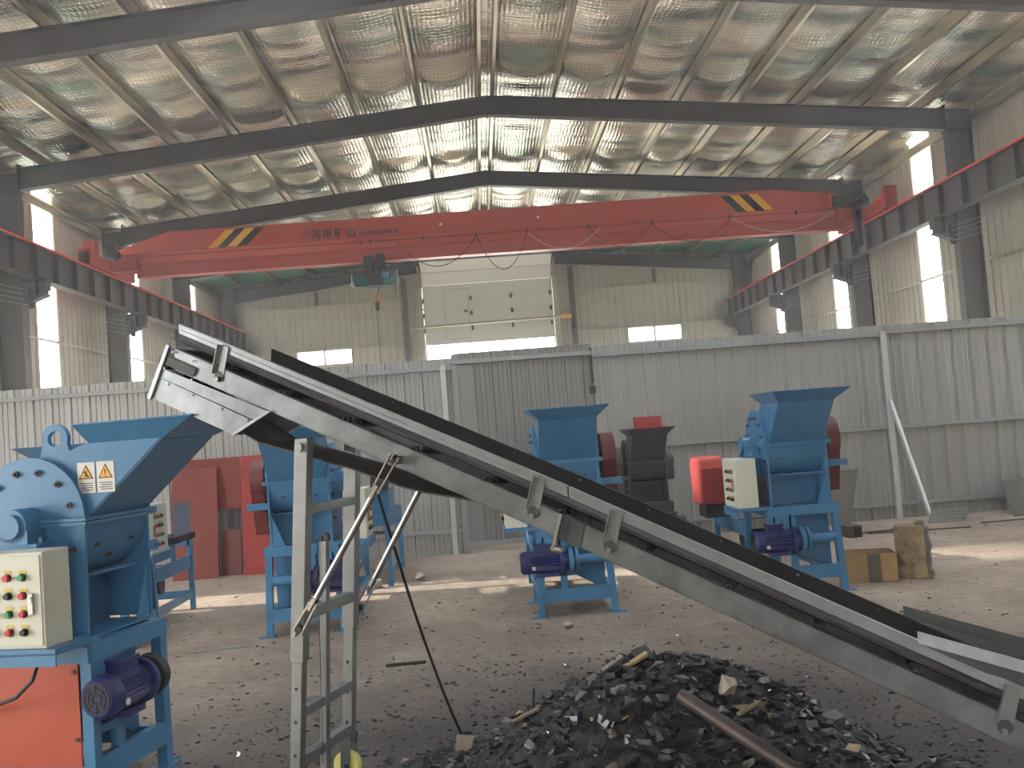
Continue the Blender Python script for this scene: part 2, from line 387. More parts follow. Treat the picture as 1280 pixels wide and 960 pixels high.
def glass_mat():
    m=bpy.data.materials.new('clear_roof_light_sheet'); m.use_nodes=True; nt=m.node_tree; N=nt.nodes; L=nt.links
    for n in list(N):
        if n.type!='OUTPUT_MATERIAL': N.remove(n)
    t=N.new('ShaderNodeBsdfTransparent'); t.inputs[0].default_value=(.95,.97,.98,1); g=N.new('ShaderNodeBsdfGlossy'); g.inputs['Roughness'].default_value=.2
    mx=N.new('ShaderNodeMixShader'); mx.inputs[0].default_value=.06; L.new(t.outputs[0],mx.inputs[1]); L.new(g.outputs[0],mx.inputs[2]); L.new(mx.outputs[0],N['Material Output'].inputs[0])
    return m
M['pane']=glass_mat()

strips=[11.67,17.67,23.67,29.67,35.67]
HS=.52; wn=1
for sgn in (-1,1):
    for a,b in SKY:
        m=MB(); m.hexa([(sgn*a,4.6,rz(a,.03)),(sgn*b,4.6,rz(b,.03)),(sgn*b,4.6,rz(b,.035)),(sgn*a,4.6,rz(a,.035))],[(sgn*a,12.6,rz(a,.03)),(sgn*b,12.6,rz(b,.03)),(sgn*b,12.6,rz(b,.035)),(sgn*a,12.6,rz(a,.035))])
        struct('window_%d'%wn,m,'pane'); wn+=1  # pane closing an added, unseen roof slot
for sgn,side in ((-1,'left'),(1,'right')):
    w=MB(); cur=YBACK
    if sgn<0:  # unseen doorway gap, added to light the near machines from the left
        ribbed(w,YBACK,-.5,0,8.46,sgn*XW,'y',.3,.03,-sgn); ribbed(w,-.5,5.0,4.5,8.46,sgn*XW,'y',.3,.03,-sgn); cur=5.0
    def seg(a,b):
        if a<15: ribbed(w,a,b,0,8.46,sgn*XW,'y',.3,.03,-sgn)
        else: ribbed(w,a,b,0,.9,sgn*XW,'y',.3,.03,-sgn); ribbed(w,a,b,2.2,8.46,sgn*XW,'y',.3,.03,-sgn)
    for c in strips:
        if cur<15<c-HS: seg(cur,15.0); cur=15.0
        seg(cur,c-HS); ribbed(w,c-HS,c+HS,0,.9 if c>15 else 1.2,sgn*XW,'y',.3,.03,-sgn); cur=c+HS
    seg(cur,YEND)
    struct('wall_%s'%side,w,'wall')
    for c in strips:
        p=MB().box(min(sgn*XW,sgn*(XW+.008)),max(sgn*XW,sgn*(XW+.008)),c-HS,c+HS,1.2,8.2)
        struct('window_%d'%wn,p,'pane'); wn+=1
    p=MB().box(min(sgn*(XW+.02),sgn*(XW+.028)),max(sgn*(XW+.02),sgn*(XW+.028)),15.0,YEND,.9,2.2); struct('window_%d'%wn,p,'pane'); wn+=1  # low window band hidden by the fence, added to throw light up at the foil
    for i,z in enumerate((1.3,3.0,4.76,6.6)):
        g=MB(); x=sgn*(XW-.03)
        a,b=sorted((x,x-sgn*.13))
        g.box(a,b,8.0,YEND-.3,z,z+.006); q=sorted((x-sgn*.125,x-sgn*.131)); g.box(q[0],q[1],8.0,YEND-.3,z-.05,z+.006)
        o=g.build('wall_girt','girt')
        tag(o,'galvanised girt along the %s wall, %s from the floor'%(side,ORD[i]),'girt','galvanised girts on the side walls')
fw_=MB()
def fr__(x0,x1,z0,z1): ribbed(fw_,x0,x1,z0,z1,YBACK,'x',.3,.03,1)
fr__(-11.2,-1.2,0,8.4); fr__(-1.2,1.2,3.0,9.2); fr__(1.2,11.2,0,8.4)
struct('wall_front',fw_,'wall')

# end wall
e=MB(); cuts=[-11.2,-8.0,-5.7,-2.62,2.68,5.74,8.04,11.2]
EY=YEND
def er(x0,x1,z0,z1): ribbed(e,x0,x1,z0,z1,EY,'x',.3,.03,-1)
er(-11.2,-8.0,0,8.78); er(-8.0,-5.7,0,4.93); er(-8.0,-5.7,5.58,9.0); er(-5.7,-2.62,0,9.28); er(-2.62,2.68,7.9,9.54); er(2.68,5.74,0,9.28); er(5.74,8.04,0,4.95); er(5.74,8.04,5.61,9.0); er(8.04,11.2,0,8.78)
struct('wall_back',e,'wall')
for x0,x1,z0,z1 in ((-8.0,-5.7,4.93,5.58),(5.74,8.04,4.95,5.61)):
    f=MB(); t=.05; y0,y1=EY-.05,EY+.02
    f.box(x0,x1,y0,y1,z0,z0+t); f.box(x0,x1,y0,y1,z1-t,z1); f.box(x0,x0+t,y0,y1,z0,z1); f.box(x1-t,x1,y0,y1,z0,z1)
    xm=(x0+x1)/2; f.box(xm-.04,xm+.04,y0,y1,z0,z1)
    fo=tag(f.build('window_%d'%wn,'door_white'),kind='structure'); wn+=1
    MB().box(x0+t,x1-t,EY-.012,EY-.006,z0+t,z1-t).build('pane','pane',fo)
for (a,b,z,nm) in ((-10.2,-3.5,7.42,'upper girt left of the white door'),(3.6,10.0,7.36,'upper girt right of the white door'),(-10.2,-3.5,5.62,'lower girt left of the white door'),(3.6,10.0,5.66,'lower girt right of the white door'),(-3.3,-2.65,6.95,'short girt left of the white door'),(2.7,3.45,6.98,'short girt right of the white door'),(-3.3,-2.65,5.45,'lowest short girt left of the white door'),(2.7,3.45,5.5,'lowest short girt right of the white door')):
    g=MB(); g.box(a,b,EY-.19,EY-.035,z,z+.006); g.box(a,b,EY-.19,EY-.184,z-.05,z+.006)
    tag(g.build('wall_girt','girt'),'galvanised %s on the far end wall'%nm,'girt','galvanised girts on the end wall')
for x,nm,zt in ((-3.4,'left',8.3),(3.52,'right',8.3),(-7.0,'far left',7.95),(7.0,'far right',7.95)):
    w_=.11 if abs(x)<5 else .06
    z0=0 if abs(x)<5 else 7.42
    g=MB(); g.box(x-w_,x+w_,EY-.36,EY-.35,z0,zt); g.box(x-w_,x+w_,EY-.21,EY-.2,z0,zt); g.box(x-.005,x+.005,EY-.35,EY-.21,z0,zt)
    tag(g.build('wind_column','steel_paint'),'dark steel end wall post, %s of the white sectional door'%nm,'post','dark posts on the end wall')
# sectional door: raised, leaving a bright gap underneath
d=MB(); zs=[5.43,6.05,6.67,7.29,7.9]
for a,b in zip(zs[:-1],zs[1:]): d.box(-2.64,2.70,EY-.14,EY-.09,a+.008,b-.008)
for a,b in zip(zs[:-1],zs[1:]): d.box(-2.64,2.70,EY-.13,EY-.10,a,b)
# sections that have rolled on to the curved track
d.hexa([(-2.64,EY-.14,7.915),(2.7,EY-.14,7.915),(2.7,EY-.09,7.915),(-2.64,EY-.09,7.915)],[(-2.64,EY-.62,8.36),(2.7,EY-.62,8.36),(2.7,EY-.57,8.38),(-2.64,EY-.57,8.38)])
d.hexa([(-2.64,EY-.63,8.37),(2.7,EY-.63,8.37),(2.7,EY-.59,8.39),(-2.64,EY-.59,8.39)],[(-2.64,EY-1.5,8.66),(2.7,EY-1.5,8.66),(2.7,EY-1.5,8.70),(-2.64,EY-1.5,8.70)])
do=tag(d.build('door_1','door_white'),kind='structure')
pf=MB()
for a in ((-1.80,-1.76,5.62,7.72),(-.80,-.76,5.62,7.72)): pf.box(a[0],a[1],EY-.155,EY-.135,a[2],a[3])
for z in (5.62,7.70): pf.box(-1.80,-.76,EY-.155,EY-.135,z,z+.03)
pf.build('pass_door_frame','post_light',do)
MB().box(-1.0,-.82,EY-.17,EY-.13,6.72,6.82).build('lock','weld',do)
for z in zs[1:-1]:
    for x in (-2.66,-.68,1.0,2.62):
        h=MB(); h.box(x-.04,x+.04,EY-.17,EY-.135,z-.1,z+.1); h.cyl((x-.06,EY-.17,z),(x+.06,EY-.17,z),.02,8); h.build('hinge','dark_metal',do)
for x in (-2.72,2.78):
    tr=MB(); tr.box(x-.04,x+.04,EY-.2,EY-.06,0,7.9)
    for k in range(7):
        a=k/6*1.2; tr.box(x-.05,x+.03,EY-.3-a,EY-.2-a,7.95+.48*(k/6)**.7,8.05+.48*(k/6)**.7)
    tr.build('door_track','girt',do)
t=thing('door_shaft','cream steel tube across the raised white door with a yellow motor end','tube',(0,EY-.62,0))
MB().cyl((-3.3,0,6.14),(3.0,0,6.20),.05,12).build('tube','girt',t)
MB().box(3.0,3.4,-.08,.08,6.12,6.30).build('gear_motor','yellow',t)
MB().box(-3.36,-3.28,-.05,.26,6.0,6.2).build('bracket','dark_metal',t); MB().box(3.4,3.5,-.05,.26,5.7,6.2).build('bracket','dark_metal',t)

# ------------------------------------------------------------------ crane bridge
cr=thing('bridge_crane','orange-red overhead travelling crane bridge with yellow and black stripes','crane',(0,25,0))
g=MB(); pts=[(-9.92,6.98),(-9.92,7.12),(-8.44,7.57),(7.62,7.6),(9.0,7.42),(9.97,7.26),(9.97,7.0)]
g.prismy([(-9.92,7.04)]+pts[1:-1]+[(9.97,7.04)],-.25,.25)
g.build('upper_box','orange_red',cr,.006)
g=MB(); g.hexa([(-9.6,-.25,7.04),(9.6,-.25,7.04),(9.6,.25,7.04),(-9.6,.25,7.04)],[(-9.45,-.12,6.80),(9.5,-.12,6.80),(9.5,.12,6.80),(-9.45,.12,6.80)])
g.box(-9.4,9.6,-.03,.03,6.44,6.80); g.box(-9.3,9.6,-.13,.13,6.76,6.79); g.box(-9.25,9.6,-.17,.17,6.43,6.46); g.box(-9.8,9.8,-.27,.27,7.03,7.05)
for x in (-8.44,8.9): g.box(x-.01,x+.01,-.262,-.24,7.05,7.5)
g.build('lower_beam','orange_red',cr)
for s,nm in ((-1,'left'),(1,'right')):
    x=s*10.05; e_=MB(); e_.box(x-.12,x+.12,-1.75,1.35,6.56,6.86); e_.box(x-.14,x+.14,-1.75,-1.72,6.53,6.95)
    e_.box(x-.15,x+.15,-1.95,-1.72,6.6,7.12) if s>0 else e_.box(x-.15,x+.15,-1.45,-1.2,6.86,7.2)
    a,b=sorted((s*9.3,s*9.95)); e_.box(a,b,-.3,.3,6.6,6.98)
    e_.prismy([(s*9.9,6.9),(s*10.2,6.9),(s*10.2,7.12)],-1.2,-1.17)
    e_.build('end_carriage','orange_red',cr,.006)
    for yy in (-1.35,.95):
        MB().cyl((x-.05,yy,6.645),(x+.05,yy,6.645),.12,20).build('track_wheel','dark_metal',cr)
    mm=MB(); mx_=x-s*.30; mm.cyl((mx_,-1.1,6.98),(mx_,-.62,6.98),.1,16); mm.cyl((mx_,-.62,6.98),(mx_,-.45,6.98),.13,16); mm.box(mx_-.08,mx_+.08,-1.0,-.75,7.06,7.16); a,b=sorted((mx_,x)); mm.box(a,b,-.6,-.48,6.85,7.05)
    mm.build('drive_motor','dark_metal' if s>0 else 'black',cr)
cb=MB(); cb.box(9.15,9.75,-.55,-.27,6.98,7.28); cb.box(9.72,9.85,-.5,-.3,5.9,6.98); cb.build('control_cabinet','dark_metal',cr)
MB().box(9.0,9.06,-.6,-.26,6.95,7.36).build('cabinet_bracket','orange_red',cr)
def stripes(xs, lean, mnames):
    for k,x in enumerate(xs):
        o=MB().prismy([(x,7.06),(x+.25,7.06),(x+.25+lean,7.52),(x+lean,7.52)],-.256,-.248).build('yellow_stripe' if mnames[k]=='yellow' else 'black_stripe',mnames[k],cr)
stripes([-7.45,-7.2,-6.95,-6.70],.50,['yellow','black','yellow','black'])
stripes([6.62,6.87,7.12,7.37],-.42,['black','yellow','black','yellow'])
# lettering and diamond emblem
txt=[('河',-4.74),('南',-4.44),('矿',-4.13),('山',-3.83)]
for ch,x in txt: text_mesh('lettering',ch,.27,'black',cr,(x,-.252,7.13),(PI/2,0,0),.003,1.0)
text_mesh('lettering','HENANMINE',.145,'black',cr,(-3.47,-.252,7.135),(PI/2,0,0),.003,1.22)
em=MB(); cx,cz=-4.88,7.235
def diamond(r,y0,y1,w):
    for k in range(4):
        a=(cx+r*math.cos(k*PI/2),cz+r*math.sin(k*PI/2)); b=(cx+r*math.cos((k+1)*PI/2),cz+r*math.sin((k+1)*PI/2))
        em.bar((a[0],(y0+y1)/2,a[1]),(b[0],(y0+y1)/2,b[1]),abs(y1-y0),w,up=(0,1,0))
diamond(.11,-.256,-.250,.02); diamond(.05,-.256,-.250,.02); em.box(cx-.06,cx+.06,-.256,-.250,cz-.008,cz+.008)
em.build('diamond_emblem','black',cr)
for x,z in ((-1.32,7.27),(1.27,7.29)):
    l=MB(); l.cyl((x,-.30,z),(x,-.25,z),.035,12); l.build('marker_lamp','white',cr)
fr_=MB(); fr_.tube([(-9.3+i*.5,-.30,6.93) for i in range(38)],.012,6); fr_.build('cable_track','rust_red',cr)
for x in (-3.45,-3.2,-1.8,-.4,.95,2.6,4.3,6.4,8.2):
    k=MB(); k.box(x-.02,x+.02,-.33,-.25,6.88,6.98); k.build('track_bracket','dark_metal',cr)
fc=thing('festoon_cable','thin power cable hanging in loops under the crane bridge','cable',(0,25,0))
for (x0,x1,sag,m_) in ((-2.5,-.4,.75,'wire'),(-.4,.95,.95,'wire'),(.95,2.9,.5,'wire_light'),(2.6,4.3,.55,'wire'),(4.3,6.4,.55,'wire'),(6.4,9.2,.45,'wire_light')):
    pts=[(x0+(x1-x0)*i/16,-.31,6.9-sag*4*(i/16)*(1-i/16)) for i in range(17)]
    MB().tube(pts,.011,6).build('cable_loop',m_,fc)
# hoist
h=thing('electric_hoist','green and black electric wire rope hoist under the crane bridge','hoist',(-3.15,24.95,0))
b=MB(); b.box(-.20,.2,-.22,.22,6.08,6.42); b.box(-.28,-.16,-.16,.16,6.4,6.52); b.box(.16,.28,-.16,.16,6.4,6.52); b.box(-.25,-.02,-.26,-.2,6.1,6.56); b.box(.05,.3,-.26,-.2,6.2,6.6)
b.build('trolley','black',h,.01)
for a_,b2_ in ((-.55,-.2),(.2,.55)): MB().cyl((a_,0,5.95),(b2_,0,5.95),.17,24).build('drum_casing','green',h)
b=MB(); b.cyl((-.2,0,5.93),(.2,0,5.93),.2,24); b.box(-.2,.2,-.24,.0,5.78,6.1); b.build('rope_drum','black',h)
MB().box(.2,.38,-.27,-.15,5.95,6.1).build('blue_nameplate','blue',h)
b=MB(); b.tube([(-.6,-.2,6.1),(-.6,-.2,5.78),(-.5,-.2,5.74),(.5,-.2,5.74),(.6,-.2,5.78),(.6,-.2,6.12)],.014,6); b.build('guard_hoop','chrome',h)
b=MB(); b.tube([(.03,0,5.75),(.03,0,5.52)],.012,6); b.box(-.03,.09,-.05,.05,5.43,5.55); b.tube([(.03,0,5.43),(.03,0,5.36),(.08,0,5.32),(.11,0,5.36),(.1,0,5.40)],.016,8); b.build('hook_block','yellow',h)
b=MB(); b.tube([(.1,-.2,5.74),(.0,-.2,5.4),(.02,-.2,3.4)],.012,6); b.box(-.03,.07,-.23,-.17,5.1,5.32); b.box(-.03,.07,-.24,-.16,3.15,3.4); b.build('pendant_cable','black',h)

# ------------------------------------------------------------------ fence
def fence(name,label,x0,x1,z0,z1,y,m,rails,posts,group=None):
    t=thing(name,label,'fence',((x0+x1)/2,y,0),0,group); cx_=(x0+x1)/2
    s=MB(); ribbed(s,x0-cx_,x1-cx_,z0,z1,0,'x',.262,.03,-1); s.build('sheet',m,t)
    for z in rails: MB().box(x0-cx_,x1-cx_,-.075,-.024,z-.03,z+.03).build('rail','fence_rail',t,.003)
    for p in posts: MB().box(p-cx_-.04,p-cx_+.04,-.13,-.076,0,z1-.1).build('post','post_light',t,.003)
    return t
fence('sheet_fence','ribbed grey sheet fence on the left behind the blue crushers',-10.9,-1.0,.0,2.80,YF+.03,'fence',(2.66,1.45,.34),(-1.14,-9.8),'grey sheet fence runs')
fence('sheet_fence','ribbed grey sheet fence right of the gate up to the pale post',1.0,5.33,.0,2.82,YF+.03,'fence',(2.69,1.33,.22),(5.27,),'grey sheet fence runs')
fence('sheet_fence','ribbed grey sheet fence at the far right beyond the pale post',5.335,10.9,.0,2.82,YF+.03,'fence',(2.72,1.33,.22),(9.6,),'grey sheet fence runs')
gt=fence('fence_gate','darker grey ribbed gate panel in the middle of the sheet fence',-.98,1.0,.09,2.86,YF,'gate',(2.73,.13),(),None)
gt['category']='gate'
MB().box(-.97,-.71,-.04,-.026,.12,2.68).build('flat_board','gate',gt)
MB().box(-1.02,-.95,-.06,.07,.0,2.84).build('frame_post','fence_rail',gt)
lk=MB(); lk.box(.93,1.02,-.1,-.03,2.14,2.24); lk.box(.97,1.0,-.07,-.03,2.3,2.8); lk.build('latch','dark_metal',gt)
t=tag(MB().bar((5.48,YF-.62,0),(5.26,YF-.14,1.72),.05,.035).build('leaning_batten','post_light'),'pale batten leaning against the fence post on the right','batten')

# ------------------------------------------------------------------ crusher machines
def bolts(mb, pts, ax, r=.012, l=.02):
    a=Vector(ax)
    for p in pts: mb.cyl(Vector(p)-a*.004,Vector(p)+a*l,r,6)

BOLT=[None]
def bolt_parts(pts, ax, parent, r=.013, l=.03):
    if BOLT[0] is None:
        m=MB(); m.cyl((0,0,-.004),(0,0,.012),1.35*.013,6); m.cyl((0,0,.012),(0,0,.03),.008,8); o=m.build('bolt','dark_machine2'); BOLT[0]=o.data; bpy.data.objects.remove(o)
    for p in pts:
        o=bpy.data.objects.new('bolt',BOLT[0]); COL.objects.link(o); o.parent=parent; o.location=p
        o.rotation_euler=Vector(ax).to_track_quat('Z','Y').to_euler()
def crusher(label, loc, rz, sx=1, guard_mat='rust_red', hood=None, hero=False, paint='blue', motor='motor', has_box=True, ring=False):
    T=thing('crusher',label,'crusher',loc,rz,'hammer crushers on steel stands')
    spl=.004 if hero else .022
    X=lambda x: sx*x
    def bx(mb,x0,x1,*r): a,b=sorted((X(x0),X(x1))); return mb.box(a,b,*r)
    # legs
    for (x,y) in ((-.31,.03),(.31,.03),(-.31,.80),(.31,.80)):
        m=MB(); ex=spl if x>0 else -spl
        m.hexa([(X(x+ex)-.03,y-.03,.012),(X(x+ex)+.03,y-.03,.012),(X(x+ex)+.03,y+.03,.012),(X(x+ex)-.03,y+.03,.012)],
               [(X(x-ex*.5)-.03,y-.03,.73),(X(x-ex*.5)+.03,y-.03,.73),(X(x-ex*.5)+.03,y+.03,.73),(X(x-ex*.5)-.03,y+.03,.73)])
        m.box(X(x+ex*2)-.07,X(x+ex*2)+.07,y-.05,y+.05,0,.012)
        m.build('leg',paint,T)
    m=MB()
    bx(m,-.335,.335,-.01,.05,.72,.81); bx(m,-.335,.335,.78,.84,.72,.81); bx(m,-.335,-.275,.05,.78,.72,.81); bx(m,.275,.335,.05,.78,.72,.81)
    bx(m,-.30,.30,.0,.05,.13,.25); bx(m,-.345,-.305,.05,.78,.13,.22); bx(m,.305,.345,.05,.78,.13,.22)
    bx(m,-.14,-.08,.0,.05,.25,.72)
    bx(m,-.29,.0,.0,.12,.36,.40); bx(m,-.29,-.12,.0,.035,.60,.72)
    m.build('stand_frame',paint,T,.003 if hero else 0)
    # discharge chute under the rotor
    m=MB(); m.prismy([(X(-.10),.70),(X(.28),.70),(X(.28),.22),(X(.22),.22),(X(-.10),.40)],.16,.66); m.build('chute',paint,T)
    # lower casing : two side cheeks, the drum wall and a rear plate
    cy,cz,R=.34,1.38,.305
    for x0,x1 in ((-.285,-.268),(.268,.285)):
        m=MB(); a,b=sorted((X(x0),X(x1)))
        m.prismx([(.04,.81),(.64,.81),(.645,1.375),(.03,1.375)],a,b); m.build('side_cheek',paint,T,.002 if hero else 0)
    m=MB(); n=20
    arc=[(cy+R*math.cos(PI+PI*i/n),cz+R*math.sin(PI+PI*i/n)) for i in range(n+1)]
    vs=[(s*.268,y,z) for s in (-1,1) for y,z in arc]; m.add(vs,[(i,i+1,n+2+i,n+1+i) for i in range(n)],0,True)
    m.build('drum_wall',paint,T)
    m=MB(); m.box(-.268,.268,.30,.315,.74,1.12); m.box(-.268,.268,.05,.62,.79,.80); m.box(-.268,.268,.12,.32,1.085,1.10); m.build('rear_plate',paint,T)
    m=MB(); m.prismy([(X(.268),.81),(X(.15),.81),(X(.268),1.1)],.05,.06); m.build('gusset',paint,T)
    # split flange
    m=MB(); m.box(-.30,.30,-.01,.05,1.362,1.378); m.box(-.30,.30,-.01,.05,1.382,1.398); 
    m.box(-.32,-.286,.0,.70,1.362,1.378); m.box(.286,.32,.0,.70,1.362,1.378); m.box(-.32,-.286,.0,.70,1.382,1.398); m.box(.286,.32,.0,.70,1.382,1.398)
    m.build('split_flange',paint,T)
    # upper casing cylinder + side discs
    m=MB(); arc=[(cy+R*math.cos(PI*i/n),cz+.018+R*math.sin(PI*i/n)) for i in range(n+1)]
    vs=[(s*.268,y,z) for s in (-1,1) for y,z in arc]; m.add(vs,[(i,i+1,n+2+i,n+1+i) for i in range(n)],0,True); m.build('upper_casing','dark_machine2' if paint!='blue' else paint,T)
    for x0,x1 in ((-.292,-.27),(.27,.292)):
        a,b=sorted((X(x0),X(x1))); m=MB()
        pp=[(cy+(R+.012)*math.cos(PI*i/24),cz+.018+(R+.012)*math.sin(PI*i/24)) for i in range(25)]
        m.prismx(pp,a,b); m.build('side_disc',paint,T,.002 if hero else 0)
    for s in (-1,1):
        xx=s*.292
        bolt_parts([(xx,cy+.245*math.cos(PI*(k+.5)/6),cz+.018+.245*math.sin(PI*(k+.5)/6)) for k in range(6)],(s,0,0),T)
        bolt_parts([(s*.285,cy-.24,1.24),(s*.285,cy-.2,1.02),(s*.285,cy+.22,1.24)],(s,0,0),T)
    bolt_parts([(-.15,.075,1.25),(.0,.11,1.18),(.15,.075,1.25),(-.18,.04,1.38),(.18,.04,1.38)],(0,-1,0),T)
    # bearing housings
    for s in (-1,):
        m=MB(); x0=X(s*.292); x1=X(s*.43); m.cyl((x0,cy,cz),(x1,cy,cz),.085,24); m.cyl((x1,cy,cz),(x1+X(s*.02),cy,cz),.06,20)
        bx(m,-.43,-.292,cy-.14,cy+.14,cz-.12,cz-.09)
        m.prismx([(cy-.13,cz-.12),(cy-.10,cz-.12),(cy-.02,cz-.28),(cy-.06,cz-.28)],*sorted((x0,x1)))
        m.prismx([(cy+.13,cz-.12),(cy+.10,cz-.12),(cy+.02,cz-.28),(cy+.06,cz-.28)],*sorted((x0,x1)))
        bx(m,-.43,-.292,cy-.09,cy+.09,cz-.10,cz-.02)
        bolts(m,[(X(-.36),cy-.11,cz-.09),(X(-.36),cy+.11,cz-.09)],(0,0,1),.012,.03)
        m.build('bearing_housing',paint,T)
    # hopper: throat side plates, front and back plates, flared lip
    th=.006; Ht=1.765; tb,lb=(.0,.03) if hero else (.16,.22); lf=-.63 if hero else -.50; ft=-.40 if hero else -.34
    def quadplate(mb,p,off,mi=0):
        o=Vector(off); mb.hexa([Vector(q) for q in p],[Vector(q)+o for q in p],mi)
    hp=MB()
    for s in (-1,1):
        quadplate(hp,[(s*.25,.03,1.40),(s*.25,.30,1.68),(s*.25,tb,Ht),(s*.25,ft,Ht)],(s*th,0,0))
    quadplate(hp,[(-.25,.03,1.40),(.25,.03,1.40),(.25,ft,Ht),(-.25,ft,Ht)],(0,-th,-th))
    quadplate(hp,[(-.25,.34,1.66),(.25,.34,1.66),(.25,tb,Ht),(-.25,tb,Ht)],(0,th,th))
    hp.build('hopper_throat',paint,T)
    lp=MB(); lo=[(-.25,ft),(.25,ft),(.25,tb),(-.25,tb)]; hi=[(-.35,lf),(.35,lf),(.35,lb),(-.35,lb)]
    for k in range(4):
        a,b=lo[k],lo[(k+1)%4]; c,d_=hi[(k+1)%4],hi[k]
        quadplate(lp,[(a[0],a[1],Ht),(b[0],b[1],Ht),(c[0],c[1],Ht+.10),(d_[0],d_[1],Ht+.10)],(0,0,-.006))
    lp.build('hopper_lip',paint,T)
    # belt guard on the drive side
    m=MB(); gy,gz=.36,1.40; pp=[(gy+.21*math.cos(a),gz+.21*math.sin(a)) for a in [(-.15+1.3*i/18)*PI for i in range(19)]]+[(gy-.06,.92),(gy+.06,.92)]
    pp=[(gy+.21*math.cos(a),gz+.21*math.sin(a)) for a in [(-.18+1.36*i/20)*PI for i in range(21)]]+[(gy-.07,.90),(gy+.07,.90)]
    m.prismx(pp,*sorted((X(.34),X(.47)))); m.build('belt_guard',guard_mat,T,.006)
    m=MB(); bx(m,.285,.50,.12,.15,1.14,1.20); bolts(m,[(X(.42),.12,1.17),(X(.47),.12,1.17)],(0,-1,0),.01,.01); m.build('guard_bracket',paint,T)
    # motor with fins, fan cover and terminal box
    m=MB(); mz,my=.50,.00; n=48; x0,x1=X(-.40),X(-.14)
    vs=[]
    for x in (x0,x1):
        for i in range(n):
            r=.098 if i%2 else .086; vs.append((x,my+r*math.cos(2*PI*i/n),mz+r*math.sin(2*PI*i/n)))
    m.add(vs,[(i,(i+1)%n,n+(i+1)%n,n+i) for i in range(n)]+[tuple(range(n)),tuple(range(n,2*n))])
    m.cyl((x1,my,mz),(X(-.11),my,mz),.118,24); m.cyl((X(-.11),my,mz),(X(-.06),my,mz),.075,20)
    bx(m,-.36,-.2,my-.08,my+.08,mz-.125,mz-.095)
    mo=m.build('motor',motor,T)
    m=MB(); m.cyl((X(-.40),my,mz),(X(-.47),my,mz),.105,24); m.cyl((X(-.47),my,mz),(X(-.49),my,mz),.105,24,.085)
    m.build('fan_cover','motor' if motor=='motor' else motor,mo)
    m=MB()
    for k in range(1,4): m.ring((X(-.491),my,mz),(X(-.494),my,mz),.022*k+.01,.022*k,20)
    for k in range(8): m.bar((X(-.493),my+.015*math.cos(k*PI/4),mz+.015*math.sin(k*PI/4)),(X(-.493),my+.08*math.cos(k*PI/4),mz+.08*math.sin(k*PI/4)),.004,.004)
    m.build('fan_grille','dark_metal',mo)
    m=MB(); bx(m,-.36,-.22,my-.06,my+.06,mz+.09,mz+.145); bx(m,-.37,-.21,my-.07,my+.07,mz+.145,mz+.16); m.build('terminal_box',motor,mo,.004)
    MB().cyl((X(-.38),my-.098,mz-.04),(X(-.38),my-.103,mz-.04),.018,12).build('nameplate','paper',mo)
    m=MB(); m.cyl((X(-.06),my,mz),(X(-.02),my,mz),.11,24); m.cyl((X(0.0),my+.02,mz),(X(.03),my+.02,mz),.11,24); m.cyl((X(-.02),my,mz),(X(.08 if hero else .28),my+.02,mz),.045,16)
    m.build('shaft_coupling','dark_metal' if hero else paint,T)
    if hero:
        for c_ in T.children:
            if c_.name.startswith('motor'): c_.location=(.14,-.03,.045)
            if c_.name.startswith('shaft_coupling'): c_.location=(.14,-.03,.045)
    # control cabinet on a shelf
    if has_box:
        c=MB(); bx(c,-.60,-.405,.0,.45,.82,1.27); co=c.build('control_box','cabinet',T,.005)
        c=MB(); bx(c,-.606,-.600,.012,.438,.835,1.255); c.build('cabinet_door','cabinet',co,.002)
        kinds=['btn_green','btn_red','btn_black','btn_green','btn_black','btn_green','btn_red','btn_green','btn_black','btn_black','btn_red','btn_black']
        for i,y in enumerate((.105,.185,.265)):
            for j,z in enumerate((1.155,1.07,.985,.90)):
                k=kinds[(j*3+i)%12]
                if i==0 and j==1: k='btn_red'
                c=MB(); a=X(-.607); b=X(-.632); c.cyl((a,y,z),(b,y,z),.014,12); c.cyl((a,y,z),(X(-.612),y,z),.02,12,mi=1); bx(c,-.609,-.606,y-.02,y+.02,z+.018,z+.034,2)
                c.build('button',[k,'btn_black','btn_yellow'],co)
        c=MB(); bx(c,-.622,-.606,.045,.075,.98,1.08); c.cyl((X(-.622),.06,1.05),(X(-.628),.06,1.05),.012,10); c.build('handle','chrome',co,.003)
        c=MB(); bx(c,-.62,-.29,-.02,.46,.79,.82); bx(c,-.62,-.61,-.02,.46,.74,.80); c.build('cabinet_shelf',paint,T)
    # rear separating table
    m=MB()
    for x in (-.33,.33):
        bx(m,x-.025,x+.025,1.95,2.0,0,.80); bx(m,x-.012,x+.012,.84,1.98,.77,.80); bx(m,x-.01,x+.01,.84,1.96,.46,.60); bx(m,x-.015,x+.015,.84,1.96,.13,.21)
        bx(m,x-.02,x+.02,1.38,1.42,.6,.78)
    bx(m,-.33,.33,1.95,1.99,.70,.78); bx(m,-.33,.33,1.95,1.99,.13,.21)
    m.build('table_frame',paint,T)
    m=MB(); m.hexa([(-.31,.86,.62),(.31,.86,.62),(.31,.86,.63),(-.31,.86,.63)],[(-.31,1.94,.50),(.31,1.94,.50),(.31,1.94,.51),(-.31,1.94,.51)]); m.build('table_tray','galv_dark',T)
    m=MB(); m.cyl((-.30,1.1,.40),(.30,1.1,.40),.09,20); m.build('roller','rubber',T)
